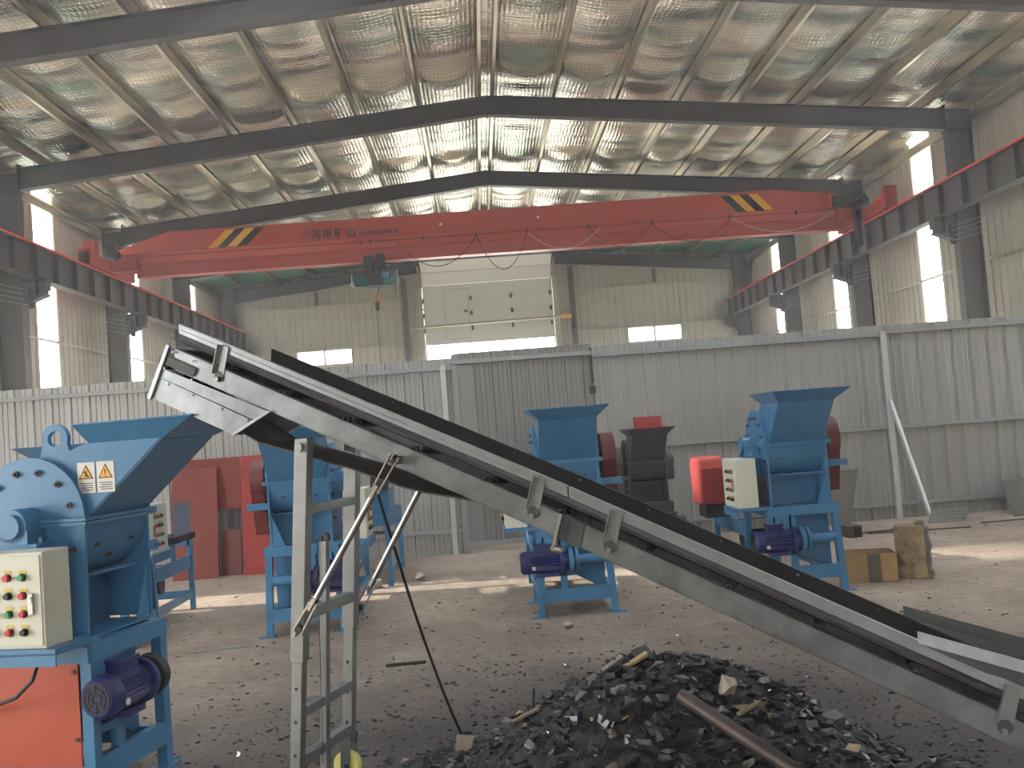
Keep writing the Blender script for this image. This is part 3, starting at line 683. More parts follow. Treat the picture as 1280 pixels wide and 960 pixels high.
    if hood:
        m=MB()
        if hood=='red':
            m.prismx([(1.2,.76),(1.62,.76),(1.66,1.20),(1.58,1.26),(1.26,1.24),(1.2,1.14)],*sorted((X(-.66),X(-.36))))
            h_=m.build('canvas_cover','red',T,.03)
            m=MB(); bx(m,-.60,-.36,1.25,1.6,.62,.76); m.build('cover_box','dark_metal',T)
        else:
            m.prismx([(1.25,.86),(1.75,.86),(1.75,1.20),(1.25,1.20)],*sorted((X(-.42),X(-.40)))); m.build('upright_board',hood,T)
            m=MB(); bx(m,-.45,-.2,1.2,1.8,.80,.86); m.build('board_base','dark_metal',T)
    return T

c_left=crusher('large blue crusher at the left edge with warning stickers and orange side panel',(-2.57,5.055,0),math.radians(75.5),1,hero=True)
crusher('blue crusher right of centre with brown belt guard, partly behind the conveyor',(.10,8.52,0),0,1)
crusher('blue crusher on the right with red cover and cream control box on its left side',(2.25,8.64,0),math.radians(0),1,hood='red')
crusher('blue crusher behind the steel ladder leg with belt guard on its left side',(-2.36,8.66,0),0,-1,hood='hood_brown',motor='motor2')
crusher('blue crusher mostly hidden behind the large left crusher, showing its control box and table',(-4.30,8.66,0),0,-1,hood='hood_grey')
# the black crusher behind
bk=crusher('dark grey crusher with a red ring on its hopper, behind the conveyor',(1.33,11.4,-.0),0,-1,guard_mat='dark_machine2',paint='dark_machine',motor='dark_metal',has_box=False)
bk.scale=(.82,.82,.86)
r=MB(); r.ring((1.36,11.35,1.602),(1.36,11.35,1.74),.17,.16,28); r.box(1.19,1.205,11.3,11.33,1.6,1.75)
tag(r.build('pulley_ring','red'),'bright red steel ring standing on the dark grey hopper','ring')
# extra pieces on the large left crusher
P=c_left; P.scale=(.95,1,1)
for c_ in P.children:
    if c_.name.startswith('control_box'): c_.location.y+=.04
for c_ in P.children:
    if c_.name.split('.')[0] not in ('leg','stand_frame','motor','shaft_coupling','chute','table_frame','table_tray','roller'): c_.location.z+=.03
m=MB(); m.box(-.345,-.337,.07,.77,.01,.72); o=m.build('side_panel','orange_panel',P); tag(o,'orange painted side panel')
m=MB(); m.box(-.36,-.30,.0,1.6,.72,.80); m.box(-.348,-.342,.84,1.9,.01,.72,1); m.build('side_skirt',[ 'blue','orange_panel'],P)
m=MB(); bolts(m,[(-.345,.09,.68),(-.345,.09,.35),(-.345,.09,.06)],(-1,0,0),.012,.008); m.build('panel_screws','weld',P)
# lifting lug
m=MB(); ly,lz,lx0,lx1=.20,1.80,-.255,-.225; n=22
outer=[(ly+.075*math.cos(a),lz+.075*math.sin(a)) for a in [(-.1+1.2*i/n)*PI for i in range(n+1)]]
outer=[(ly+.10,1.66)]+outer+[(ly-.10,1.66)]
inner=[(ly+.04*math.cos(a),lz+.04*math.sin(a)) for a in [(-.5+2*i/(n+2))*PI for i in range(n+3)]]
def lug(x): return [(x,y,z) for y,z in outer],[(x,y,z) for y,z in inner]
oa,ia=lug(lx0); ob,ib=lug(lx1); k=len(outer)
assert len(inner)==k
vs=oa+ia+ob+ib; fs=[]
for i in range(k):
    j=(i+1)%k
    fs+=[(i,j,k+j,k+i),(2*k+i,3*k+i,3*k+j,2*k+j),(i,2*k+i,2*k+j,j),(k+i,k+j,3*k+j,3*k+i)]
m.add(vs,fs); m.build('lifting_lug','blue',P).location.z=.03
# warning stickers on the hopper side
for i,y in enumerate((-.035,.075)):
    m=MB(); m.box(-.2585,-.257,y-.05,y+.05,1.545,1.70,0)
    tri=lambda c,z,r:[(c+r*math.cos(PI/2+k*2*PI/3),z+r*math.sin(PI/2+k*2*PI/3)) for k in range(3)]
    m.prismx(tri(y,1.640,.048),-.2595,-.2585,1); m.prismx(tri(y,1.640,.038),-.2605,-.2595,2)
    if i==0: m.box(-.2615,-.2605,y-.003,y+.003,1.638,1.662,1); m.box(-.2615,-.2605,y-.003,y+.003,1.626,1.632,1)
    else:
        m.bar((-.261,y-.012,1.63),(-.261,y+.012,1.655),.002,.007,1,up=(0,1,0)); m.bar((-.261,y+.004,1.625),(-.261,y-.004,1.66),.002,.006,1,up=(0,1,0)); m.box(-.2615,-.2605,y-.018,y-.004,1.624,1.630,1)
    for q in range(4): m.box(-.2595,-.2585,y-.036,y+.036-.01*(q%2),1.592-.011*q,1.596-.011*q,3)
    m.build('warning_sticker',['paper','black','yellow','dark_metal'],P).location=(0,-.05,.0)
cab=MB(); cab.tube([(-.55,.12,.79),(-.58,.14,.70),(-.50,.30,.60),(-.40,.55,.52),(-.38,.8,.45)],.010,7); cab.build('power_cable','wire',P)

# machine stand further back between the second crusher and the fence
t=thing('separator_stand','blue steel separator stand with brown board, behind the crusher near the ladder leg','stand',(-2.05,11.1,0))
m=MB()
for x in (-.26,.22):
    for y in (.0,1.6): m.box(x-.03,x+.03,y-.03,y+.03,0,.82)
    m.box(x-.015,x+.015,0,1.6,.66,.82); m.box(x-.012,x+.012,0,1.6,.1,.17)
m.box(-.26,.22,-.03,.03,.70,.82); m.box(-.26,.22,1.57,1.63,.70,.82)
m.build('frame','blue',t)
MB().hexa([(-.22,.04,.62),(.18,.04,.62),(.18,.04,.64),(-.22,.04,.64)],[(-.22,1.55,.45),(.18,1.55,.45),(.18,1.55,.47),(-.22,1.55,.47)]).build('tray','galv_dark',t)
MB().box(-.30,-.1,-.07,-.05,.86,1.3).build('board','hood_brown',t)
m=MB(); m.box(.02,.22,.3,.5,1.1,1.35); m.box(-.2,.22,.4,1.1,.82,1.1,1); m.build('feed_box',['dark_metal','blue'],t)

# ------------------------------------------------------------------ conveyor
ca=math.radians(-21)
CV=thing('belt_conveyor','inclined galvanised belt conveyor with black skirts rising from right to left','conveyor',(-1.566,4.43,0),ca)
def z0(s): return 1.858-.468*(s-.186) if s<1.3 else 1.337-.492*(s-1.3)
SL=[-.6,.35,1.3,2.2,3.1,3.62]
def sweep(mb, poly, s0, s1, mi=0, zf=z0):       # poly of (w,dz) swept along the slope
    ss=[s0]+[s for s in (1.3,) if s0<s<s1]+[s1]
    for a,b in zip(ss[:-1],ss[1:]):
        mb.hexa([(a,w,zf(a)+dz) for w,dz in poly],[(b,w,zf(b)+dz) for w,dz in poly],mi)
    return mb
R_=lambda w0,w1,d0,d1:[(w0,d0),(w1,d0),(w1,d1),(w0,d1)]
CW=.45
for nm,a,b,c in (('side_channel',0,.005,.045),('side_channel',CW,CW-.005,CW-.045)):
    lo,hi=sorted((a,b)); l2,h2=sorted((a,c))
    for s0,s1 in ((-.60,1.305),(1.315,3.66)):
        m=MB(); sweep(m,R_(lo,hi,-.11,0),s0,s1); sweep(m,R_(l2,h2,-.005,0),s0,s1); sweep(m,R_(l2,h2,-.11,-.105),s0,s1)
        m.build(nm,'galv',CV)
# joint plate with standing flange
for w,sg in ((0,-1),(CW,1)):
    m=MB(); a,b=sorted((w,w+sg*.006)); m.hexa([(1.315,a,z0(1.315)-.0),(1.40,a,z0(1.40)-.0),(1.37,a,z0(1.37)-.115),(1.285,a,z0(1.285)-.115)],[(1.315,b,z0(1.315)),(1.40,b,z0(1.40)),(1.37,b,z0(1.37)-.115),(1.285,b,z0(1.285)-.115)],1)
    a,b=sorted((w,w+sg*.035)); m.hexa([(1.305,a,z0(1.3)+.0),(1.318,a,z0(1.3)+.0),(1.272,a,z0(1.3)-.135),(1.26,a,z0(1.3)-.135)],[(1.305,b,z0(1.3)+.0),(1.318,b,z0(1.3)+.0),(1.272,b,z0(1.3)-.135),(1.26,b,z0(1.3)-.135)],0)
    m.cyl((1.255,w+sg*.02,z0(1.3)-.145),(1.30,w+sg*.02,z0(1.3)-.15),.016,8,mi=0)
    m.build('joint_flange',['chrome','galv_dark'],CV)
# skirt rails: near one shows a bright folded strip, both carry black skirt plates
for s0,s1 in ((-.57,1.335),(1.342,3.5)):
    m=MB(); sweep(m,[(.005,.083),(.010,.083),(.010,.128),(.005,.128)],s0,s1); sweep(m,R_(.005,.03,.126,.13),s0,s1); sweep(m,R_(.0,.008,.100,.104),s0,s1)
    m.build('near_skirt_rail','rail_steel',CV)
m=MB(); sweep(m,R_(.032,.036,.075,.125),-.60,3.5); sweep(m,R_(.046,.056,.036,.052),-.60,3.5,1); m.build('near_skirt_plate',['skirt','belt_under'],CV)
m=MB(); sweep(m,[(.405,.0),(.411,.0),(.435,.118),(.429,.118)],-.33,3.5); sweep(m,R_(.427,.447,.115,.12),-.33,3.5)
m.build('far_skirt_plate','skirt',CV)
m=MB()
for k in range(13):
    s=-.27+k*.31; m.cyl((s,.432,z0(s)+.10),(s,.42,z0(s)+.10),.006,8)
m.build('skirt_rivets','chrome',CV)
for s in (-.33,1.20,1.52,2.92):
    for w,sg in ((0,-1),(CW,1)):
        m=MB(); a,b=sorted((w+sg*.001,w+sg*.005)); u0=s+.03; zz=z0(s)
        m.hexa([(s-.045,a,zz-.02),(s+.005,a,zz-.045),(s+.045,a,zz+.095),(s-.002,a,zz+.115)],[(s-.045,b,zz-.02),(s+.005,b,zz-.045),(s+.045,b,zz+.095),(s-.002,b,zz+.115)])
        a,b=sorted((w,w+sg*.025)); m.hexa([(s-.047,a,zz-.02),(s-.043,a,zz-.02),(s,a,zz+.115),(s-.004,a,zz+.115)],[(s-.047,b,zz-.02),(s-.043,b,zz-.02),(s,b,zz+.115),(s-.004,b,zz+.115)])
        m.cyl((s-.018,w+sg*.001,zz-.038),(s-.018,w+sg*.006,zz-.038),.027,16,mi=1); m.cyl((s-.022,w+sg*.006,zz-.05),(s-.022,w+sg*.022,zz-.05),.011,8)
        m.build('skirt_bracket',['galv_tube','galv_dark'],CV)
# belt: troughed carrying side and return side that sags under the frame
m=MB(); sweep(m,[(.05,.035),(.13,.012),(.32,.012),(.40,.035),(.40,.041),(.32,.019),(.13,.019),(.05,.041)],-.66,3.55); m.build('carrying_belt','rubber',CV)
def zr(s):
    pts=[(-.66,2.055),(-.30,1.80),(-.18,1.725),(0,1.672),(.3,1.575),(.59,1.463),(.9,z0(.9)-.125),(1.3,z0(1.3)-.10),(3.6,z0(3.6)-.095)]
    for (a,za),(b,zb) in zip(pts[:-1],pts[1:]):
        if s<=b: return za+(zb-za)*(s-a)/(b-a)
    return pts[-1][1]
m=MB(); ss=[-.66+i*.12 for i in range(35)]
for a,b in zip(ss[:-1],ss[1:]):
    m.hexa([(a,.05,zr(a)),(a,.40,zr(a)),(a,.40,zr(a)+.008),(a,.05,zr(a)+.008)],[(b,.05,zr(b)),(b,.40,zr(b)),(b,.40,zr(b)+.008),(b,.05,zr(b)+.008)])
m.build('return_belt','belt_under',CV)
hz=z0(-.64)-.10
m=MB(); m.cyl((-.655,.045,hz),(-.655,.405,hz),.085,28); m.cyl((-.655,-.0,hz),(-.655,.45,hz),.018,12); m.build('head_drum','rubber',CV)
m=MB(); m.cyl((3.55,.045,z0(3.55)-.03),(3.55,.405,z0(3.55)-.03),.06,24); m.cyl((3.55,0,z0(3.55)-.03),(3.55,.45,z0(3.55)-.03),.014,12); m.build('tail_drum','rubber',CV)
for k in range(12):
    s=-.35+k*.33; m=MB(); m.cyl((s,.13,z0(s)-.012),(s,.32,z0(s)-.012),.022,14); m.cyl((s,.015,z0(s)-.012),(s,.435,z0(s)-.012),.008,8)
    m.box(s-.02,s+.02,.006,.03,z0(s)-.02,z0(s)+.016); m.cyl((s,.006,z0(s)+.006),(s,-.004,z0(s)+.012),.008,8); m.build('idler_roller','dark_metal',CV)
# head guard box
gp=[(-.621,2.236),(-.750,1.995),(-.285,1.779),(-.075,1.872)]
for w0,w1 in ((-.008,-.003),(CW+.003,CW+.008)):
    m=MB(); A=[(s,w0,z) for s,z in gp]; B=[(s,w1,z) for s,z in gp]
    L2=lambda t,p,q:(p[0]+(q[0]-p[0])*t,p[1]+(q[1]-p[1])*t)
    # three boards with thin gaps
    c0,c1,c2,c3=gp[0],gp[1],gp[2],gp[3]
    # top board above the lowest line of the channel
    t1,t2=.42,.60
    e0=L2(t1,c0,c1); e1=L2(t2,c0,c1)
    r1=L2(.0,c3,c2); r2=L2(.40,c3,c2)
    topr=(-.35,z0(-.35)-.0)
    slot=[(-.643,2.195),(-.470,2.112),(-.492,2.072),(-.66,2.152)]
    def pl(poly,mi=0,y0=w0,y1=w1): m.hexa([(s,y0,z) for s,z in poly],[(s,y1,z) for s,z in poly],mi)
    pl([(-.752+.131,2.238),e0,(e0[0]+.01,e0[1]-.004),(-.61,2.233)])
    pl([L2(.05,e0,e1),L2(.93,e0,e1),L2(.97,r1,r2),L2(.03,r1,r2)])
    pl([L2(.0,e1,c1),c1,c2,L2(.42,c3,c2)])
    yy0,yy1=(w0-.004,w0) if w0<0 else (w1,w1+.004)
    pl(slot,1,yy0,yy1)
    if w0<0:
        for (a_,b_) in ((-.60,2.205),(-.49,2.15),(-.655,2.13),(-.50,2.06),(-.735,2.0),(-.64,2.05),(-.5,1.985),(-.34,1.905),(-.2,1.84)): m.cyl((a_,w0,b_),(a_,w0-.006,b_),.006,8)
    m.build('head_guard_side',['galv','black'],CV)
    m=MB(); a,b=sorted((w0-.0,w0+(-.012 if w0<0 else .018)))
    m.hexa([(c1[0]-.012,a,c1[1]+.0),(c1[0]+.006,a,c1[1]-.01),(c0[0]+.008,a,c0[1]),(c0[0]-.01,a,c0[1]+.01)],[(c1[0]-.012,b,c1[1]+.0),(c1[0]+.006,b,c1[1]-.01),(c0[0]+.008,b,c0[1]),(c0[0]-.01,b,c0[1]+.01)])
    m.build('guard_edge_strip','rail_steel',CV); m=MB()
    m.hexa([(c2[0]-.008,a,c2[1]),(c2[0]+.01,a,c2[1]-.004),(c3[0]+.012,a,c3[1]),(c3[0]-.006,a,c3[1]+.006)],[(c2[0]-.008,b,c2[1]),(c2[0]+.01,b,c2[1]-.004),(c3[0]+.012,b,c3[1]),(c3[0]-.006,b,c3[1]+.006)])
    m.build('guard_edge_strip','rail_steel',CV)
m=MB(); m.hexa([(gp[1][0],0,gp[1][1]-.002),(gp[1][0],CW,gp[1][1]-.002),(gp[1][0],CW,gp[1][1]+.002),(gp[1][0],0,gp[1][1]+.002)],[(gp[2][0],0,gp[2][1]-.002),(gp[2][0],CW,gp[2][1]-.002),(gp[2][0],CW,gp[2][1]+.002),(gp[2][0],0,gp[2][1]+.002)])
m.build('head_guard_floor','galv_dark',CV)
# lower feed hopper plates on top of the skirts
def zq(s,o): return o-.305*(s-2.63)
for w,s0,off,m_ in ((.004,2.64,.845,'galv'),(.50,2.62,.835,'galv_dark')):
    m=MB(); s1=3.45; d=.04 if w<.2 else .0
    wi=.035 if w<.2 else .43; wm=-.006 if w<.2 else .475
    z_lo=lambda s: z0(s)+.115
    m.hexa([(s0,w,zq(s0,off)),(s1,w,zq(s1,off)),(s1,w+.004,zq(s1,off)),(s0,w+.004,zq(s0,off))],[(s0-.002,wm,zq(s0,off)-.042),(s1,wm,zq(s1,off)-.042),(s1,wm+.004,zq(s1,off)-.042),(s0-.002,wm+.004,zq(s0,off)-.042)])
    m.hexa([(s0,wm,zq(s0,off)-.043),(s1,wm,zq(s1,off)-.043),(s1,wm+.004,zq(s1,off)-.043),(s0,wm+.004,zq(s0,off)-.043)],[(s0+.03,wi,z_lo(s0+.03)),(s1,wi,z_lo(s1)),(s1,wi+.004,z_lo(s1)),(s0+.03,wi+.004,z_lo(s0+.03))])
    m.build('feed_hopper_plate',m_,CV)
# ladder-like support
def leg(w,s_t,z_t,s_b,z_b,zsplit,nm='support_leg'):
    f=lambda z: s_t+(s_b-s_t)*(z_t-z)/(z_t-z_b)
    def sq(z,h,k): return [(f(z)-h,w-k,z),(f(z)+h,w-k,z),(f(z)+h,w+k,z),(f(z)-h,w+k,z)]
    m=MB(); m.hexa(sq(zsplit,.034,.028),sq(z_t,.034,.028)); 
    for z in (z_t-.04,): m.cyl((f(z),w-.05,z),(f(z),w+.05,z),.02,12)
    o=m.build(nm,'galv_tube',CV,.003)
    m=MB(); m.hexa(sq(.19,.027,.023),sq(zsplit+.03,.027,.023)); 
    o2=m.build('telescopic_leg','galv_tube',CV,.003)
    m=MB()
    for z in (.30,.45,.60):
        for sg in (-1,): m.cyl((f(z),w-.0245,z),(f(z),w-.0235,z),.009,10)
    m.build('adjusting_holes','black',CV)
    return f
f1=leg(.0-.03,.112,1.735,-.030,.27,.72); f2=leg(CW,.10,1.735,-.030,.27,.77)
for z,h in ((1.405,.02),(.925,.025),(.485,.022),(.265,.024)):
    m=MB(); sh=0
    m.bar((f1(z)+.0,-.0,z),(f2(z)+.0,CW-.024,z),.05,h*2); m.build('rung','galv_tube' ,CV,.003)
m=MB(); m.hexa([(-.02+sx_,.18+sy_,.12) for sx_,sy_ in ((-.018,-.018),(.018,-.018),(.018,.018),(-.018,.018))],[(.06+sx_,.18+sy_,1.24) for sx_,sy_ in ((-.018,-.018),(.018,-.018),(.018,.018),(-.018,.018))])
m.build('jack_post','galv_tube',CV,.003)
m=MB(); m.ring((.06,.17,1.255),(.06,.19,1.255),.026,.012,16); m.tube([(.036,.155,1.25),(.022,.15,.9),(-.01,.15,.2)],.0022,6); m.build('winch_pulley','dark_metal',CV)
m=MB(); m.ring((-.01,.2,.985),(-.01,.2,.992),.06,.045,20); m.build('orange_rope','weld',CV)
for w in (-.03,CW):
    zc=.085; sc_=f2(.07)-.005
    m=MB(); m.ring((sc_,w-.022,zc),(sc_,w+.022,zc),.068,.032,28); m.cyl((sc_,w-.012,zc),(sc_,w+.012,zc),.04,20); m.build('wheel','wheel',CV,.006)
    m=MB(); m.hexa([(sc_-.022,w-.036,.06),(sc_+.022,w-.036,.06),(sc_+.022,w-.03,.06),(sc_-.022,w-.03,.06)],[(f2(.24)-.03,w-.036,.24),(f2(.24)+.03,w-.036,.24),(f2(.24)+.03,w-.03,.24),(f2(.24)-.03,w-.03,.24)])
    m.hexa([(sc_-.022,w+.03,.06),(sc_+.022,w+.03,.06),(sc_+.022,w+.036,.06),(sc_-.022,w+.036,.06)],[(f2(.24)-.03,w+.03,.24),(f2(.24)+.03,w+.03,.24),(f2(.24)+.03,w+.036,.24),(f2(.24)-.03,w+.036,.24)])
    m.cyl((sc_,w-.05,zc),(sc_,w+.04,zc),.012,12); m.build('wheel_fork','galv_dark',CV)
# diagonal struts with flattened, slotted ends
def strut(w,a,b):
    a=Vector((a[0],w,a[1])); b=Vector((b[0],w,b[1])); d=(a-b).normalized()
    m=MB(); m.cyl(b+d*.13,a-d*.17,.0145,16)
    for p,q in ((a+d*.02,a-d*.17),(b-d*.02,b+d*.14)):
        n_=d.cross(Vector((0,1,0)))
        m.bar(p+n_*.021,q+n_*.017,.007,.013,up=(0,1,0)); m.bar(p-n_*.021,q-n_*.017,.007,.013,up=(0,1,0)); m.bar(p+d*.006,p-d*.02,.006,.046,up=(0,1,0)) 
        m.bar(q-(q-p).normalized()*.035,q+(q-p).normalized()*.03,.014,.036,up=(0,1,0))
    m.build('diagonal_strut','chrome',CV)
    for p in (a,b): MB().cyl(p+Vector((0,-.012,0)),p+Vector((0,.012,0)),.018,12).build('pivot_bolt','dark_metal',CV)
strut(-.065,(.572,1.612),(.045,.875)); strut(CW+.05,(.535,1.60),(.05,.86))
for a_,b2_ in ((-.06,0),(CW,CW+.04)): MB().box(.555,.59,a_,b2_,z0(.57)-.09,z0(.57)-.055).build('strut_lug','galv_dark',CV)

# hanging black cable
pts=[(-1.22,4.78,1.52),(-1.20,4.80,1.42),(-1.15,4.9,1.15),(-1.07,5.03,.75),(-.97,5.2,.32),(-.885,5.35,.012)]
def cat(pts,k=6):
    out=[]; P_=[Vector(p) for p in pts]; P_=[P_[0]]+P_+[P_[-1]]
    for i in range(1,len(P_)-2):
        a,b,c,d=P_[i-1:i+3]
        for j in range(k):
            t=j/k; out.append(.5*((2*b)+(-a+c)*t+(2*a-5*b+4*c-d)*t*t+(-a+3*b-3*c+d)*t**3))
    out.append(P_[-2]); return out
tag(MB().tube(cat(pts),.008,7).build('hanging_cable','wire'),'black cable hanging from the conveyor down to the floor','cable')

# ------------------------------------------------------------------ heap
from mathutils import noise as NZ
A_=Vector((-.06,4.47,0)); B_=Vector((.45,4.42,0))
def heap(x,y):
    p=Vector((x,y,0)); d=B_-A_; t=max(0,min(1,(p-A_).dot(d)/d.dot(d))); q=A_+d*t
    dx=(p-q); dist=math.sqrt((dx.x*(.92 if dx.x<0 else 1))**2+(dx.y*.9)**2)
    h=.605-.07*t-.66*dist
    h2=.19-.30*math.hypot((x+.75)*.8,(y-4.3)*.7)       # low spill to the left
    h3=.05-.2*math.hypot((x-1.2)*.9,(y-4.2)*1.0)     # low spill to the right
    k=max(h,h2,h3)
    n=NZ.noise(Vector((x*3.2,y*3.2,1)))*.05+NZ.noise(Vector((x*9,y*9,5)))*.03+NZ.noise(Vector((x*24,y*24,9)))*.016
    return k+n*(1 if k>-.02 else .3)
hb=MB(); nx,ny=170,130; vs=[]
for j in range(ny+1):
    for i in range(nx+1):
        x=-1.9+4.3*i/nx; y=3.1+2.7*j/ny; vs.append((x,y,max(heap(x,y),-.03)))
hb.add(vs,[(j*(nx+1)+i,j*(nx+1)+i+1,(j+1)*(nx+1)+i+1,(j+1)*(nx+1)+i) for j in range(ny) for i in range(nx)],0,False)
tag(hb.build('coal_heap','coal'),'heap of black crushed coal and scrap under the conveyor','heap',kind='stuff')
def rock(mb,c,r,rnd,mi,flat=1.0,elong=1.0):
    ax=Matrix.Rotation(rnd.uniform(0,6.28),3,'Z')@Matrix.Rotation(rnd.uniform(-.6,.6),3,'X')@Matrix.Rotation(rnd.uniform(-.5,.5),3,'Y')
    base=[(1,0,0),(-1,0,0),(0,1,0),(0,-1,0),(0,0,1),(0,0,-1),(.7,.7,.3),(-.7,.6,-.3),(.6,-.7,-.2),(-.6,-.6,.4)]
    if rnd.random()<.5: base=[(sx_,sy_,sz_) for sx_ in (-.7,.7) for sy_ in (-.7,.7) for sz_ in (-.7,.7)]
    bm=bmesh.new()
    for b in base:
        v=Vector(b)*r*rnd.uniform(.7,1.15); v.x*=elong; v.z*=flat; bm.verts.new(ax@v+Vector(c))
    bmesh.ops.convex_hull(bm,input=bm.verts); bm.verts.ensure_lookup_table()
    keep=[v for v in bm.verts if v.link_faces]; idx={v:i for i,v in enumerate(keep)}
    mb.add([v.co.copy() for v in keep],[tuple(idx[v] for v in f.verts) for f in bm.faces],mi); bm.free()
rnd=random.Random(11)
ch=MB()
for k in range(4200):
    x=rnd.gauss(.1,.75); y=rnd.uniform(3.4,5.6)
    h=heap(x,y)
    if h<-.015 or not(-1.8<x<2.2): continue
    r=rnd.choice((.008,.012,.016,.022,.03)); mi=rnd.choices((0,1,2,3,4),(48,32,13,2.5,2.2))[0]
    if mi==4: r=.009
    rock(ch,(x,y,max(h,0)+r*.3),r,rnd,mi,rnd.uniform(.3,.9),rnd.uniform(1,2.2))
tag(ch.build('scrap_chips',['coal','coal_shiny','chip_grey','chip_tan','chip_bright']),'small black, grey and shiny chips covering the heap','scrap chips',kind='stuff')
lumps=[]
for k in range(90):
    x=rnd.gauss(.15,.5); y=rnd.uniform(3.75,4.75); h=heap(x,y)
    if h<.02: continue
    r=rnd.choice((.022,.03,.04,.055)); mi=rnd.choices(('coal_shiny','chip_grey','coal'),(5,2,5))[0]
    mb=MB(); rock(mb,(0,0,0),r,rnd,0,rnd.uniform(.5,.9),rnd.uniform(1,1.6)); o=mb.build('coal_lump',mi); o.location=(x,y,h+r*.25)
    tag(o,('grey' if mi=='chip_grey' else 'glossy black' if mi=='coal_shiny' else 'matt black')+' angular lump lying on the coal heap','lump','angular lumps on the coal heap')
def slab(name,label,cat_,c,size,rot,m_,group=None):
    mb=MB(); a,b,d=[v/2 for v in size]; mb.box(-a,a,-b,b,-d,d); o=mb.build(name,m_,None,min(size)*.12); o.location=c; o.rotation_euler=rot
    return tag(o,label,cat_,group)
slab('wood_offcut','yellowish offcut on the peak of the heap, the right one of a pair','offcut',(-.02,4.42,heap(-.02,4.42)+.035),(.13,.028,.016),(.2,-.4,.25),'wood')
slab('wood_offcut','grey-tan offcut on the peak of the heap, left of the yellowish one','offcut',(-.13,4.42,heap(-.13,4.42)+.03),(.12,.03,.018),(.2,-.45,.3),'chip_grey')
slab('wood_offcut','pale narrow stick lying across the heap right of the pipe','offcut',(.42,4.15,heap(.42,4.15)+.03),(.14,.016,.014),(0,-.2,.5),'stained')
slab('wood_offcut','pale stick lying low on the left flank of the heap','offcut',(-.55,4.5,heap(-.55,4.5)+.03),(.14,.02,.012),(0,-.3,.3),'stained')
mb=MB(); rock(mb,(0,0,0),.06,random.Random(5),0,.9,1.1); o=mb.build('stone','stone'); o.location=(.36,4.25,heap(.36,4.25)+.05); tag(o,'pale brown stone near the top of the heap','stone')
mb=MB(); rock(mb,(0,0,0),.05,random.Random(9),0,.8,1.2); o=mb.build('stone','white'); o.location=(-.12,3.72,heap(-.12,3.72)+.05); tag(o,'white crumpled lump at the foot of the heap','stone')
pp0=Vector((.12,4.12,.50)); pp1=Vector((.74,3.30,.14))
mb=MB(); mb.ring(pp0,pp1,.030,.025,24); tag(mb.build('steel_pipe','pipe'),'rusty brown steel pipe half buried in the coal heap','pipe')
mb=MB(); mb.tube([(-.52,4.55,.15),(-.51,4.55,.36),(-.50,4.53,.47)],.006,6); tag(mb.build('thin_rod','wire'),'thin black rod standing up from the left flank of the heap','rod')
# debris on the floor
db=MB(); rnd=random.Random(21)
for k in range(5200):
    ang=rnd.uniform(0,2*PI); rad=abs(rnd.gauss(0,2.3))+.4
    x=-.1+rad*math.cos(ang)*1.25; y=4.2+abs(rad*math.sin(ang))
    if heap(x,y)>.0 and -1.9<x<2.4: continue
    if not(-4.5<x<5.5): continue
    r=rnd.choice((.004,.006,.006,.009,.014)); mi=rnd.choices((0,1,2,3,4),(60,20,9,2,3))[0]
    if y>7: r*=.9
    rock(db,(x,y,r*.25),r,rnd,mi,rnd.uniform(.25,.6),rnd.uniform(1,2.4))
for k in range(260):
    x=rnd.uniform(-5,7); y=rnd.uniform(6.5,13); r=rnd.choice((.008,.011,.016)); rock(db,(x,y,r*.2),r,rnd,rnd.choice((0,0,2)),rnd,0) if False else rock(db,(x,y,r*.2),r,rnd,rnd.choice((0,0,2)),.3,rnd.uniform(1,2.5))
tag(db.build('floor_crumbs',['coal','coal_shiny','chip_grey','chip_tan','chip_bright']),'dark crumbs and chips scattered over the floor','crumbs',kind='stuff')

# ------------------------------------------------------------------ loose objects
t=slab('tile_piece','pale tilted board piece on the floor left of the heap','board',(-.86,5.02,.06),(.11,.02,.13),(-.45,.12,-.1),'stone')
slab('steel_bar','short dark bar lying on the floor by the hanging cable','bar',(-1.35,7.2,.012),(.30,.03,.02),(0,0,.05),'wire')
def plate(name,label,x0,x1,z0_,z1_,y0,lean,m_,group=None,cat_='plate'):
    mb=MB(); a=Vector((0,lean,z1_-z0_)).normalized(); mb.hexa([(x0,y0,z0_),(x1,y0,z0_),(x1,y0+.012,z0_),(x0,y0+.012,z0_)],[(x0,y0+lean,z1_),(x1,y0+lean,z1_),(x1,y0+lean+.012,z1_),(x0,y0+lean+.012,z1_)])
    return tag(mb.build(name,m_),label,cat_,group)
plate('steel_plate','tall red-brown steel plate leaning on the fence, the leftmost',-4.98,-4.36,0,1.50,13.05,.2,'red_plate','red plates leaning on the fence')
mb=MB(); mb.prismy([(-4.88,0),(-4.42,0),(-4.42,.9),(-4.06,.9),(-4.06,1.62),(-4.88,1.62)],13.33,13.342); tag(mb.build('steel_plate','red_plate'),'red-brown steel plate behind the tallest plate, its corner sticking out right','plate','red plates leaning on the fence')
plate('steel_plate','short dark red plate low between two taller red plates',-4.36,-4.08,0,.62,13.2,.08,'rust_red','red plates leaning on the fence')
plate('steel_plate','bright red steel plate leaning on the fence behind the crusher',-4.03,-3.35,0,1.62,13.08,.2,'red','red plates leaning on the fence')
mb=MB(); mb.hexa([(4.05,12.9,.05),(4.33,12.9,.05),(4.33,12.915,.05),(4.05,12.915,.05)],[(3.95,13.2,.78),(4.62,13.2,.78),(4.62,13.215,.78),(3.95,13.215,.78)])
tag(mb.build('tapered_plate','dark_machine2'),'grey-brown tapered plate leaning on the fence behind the right crusher','plate')
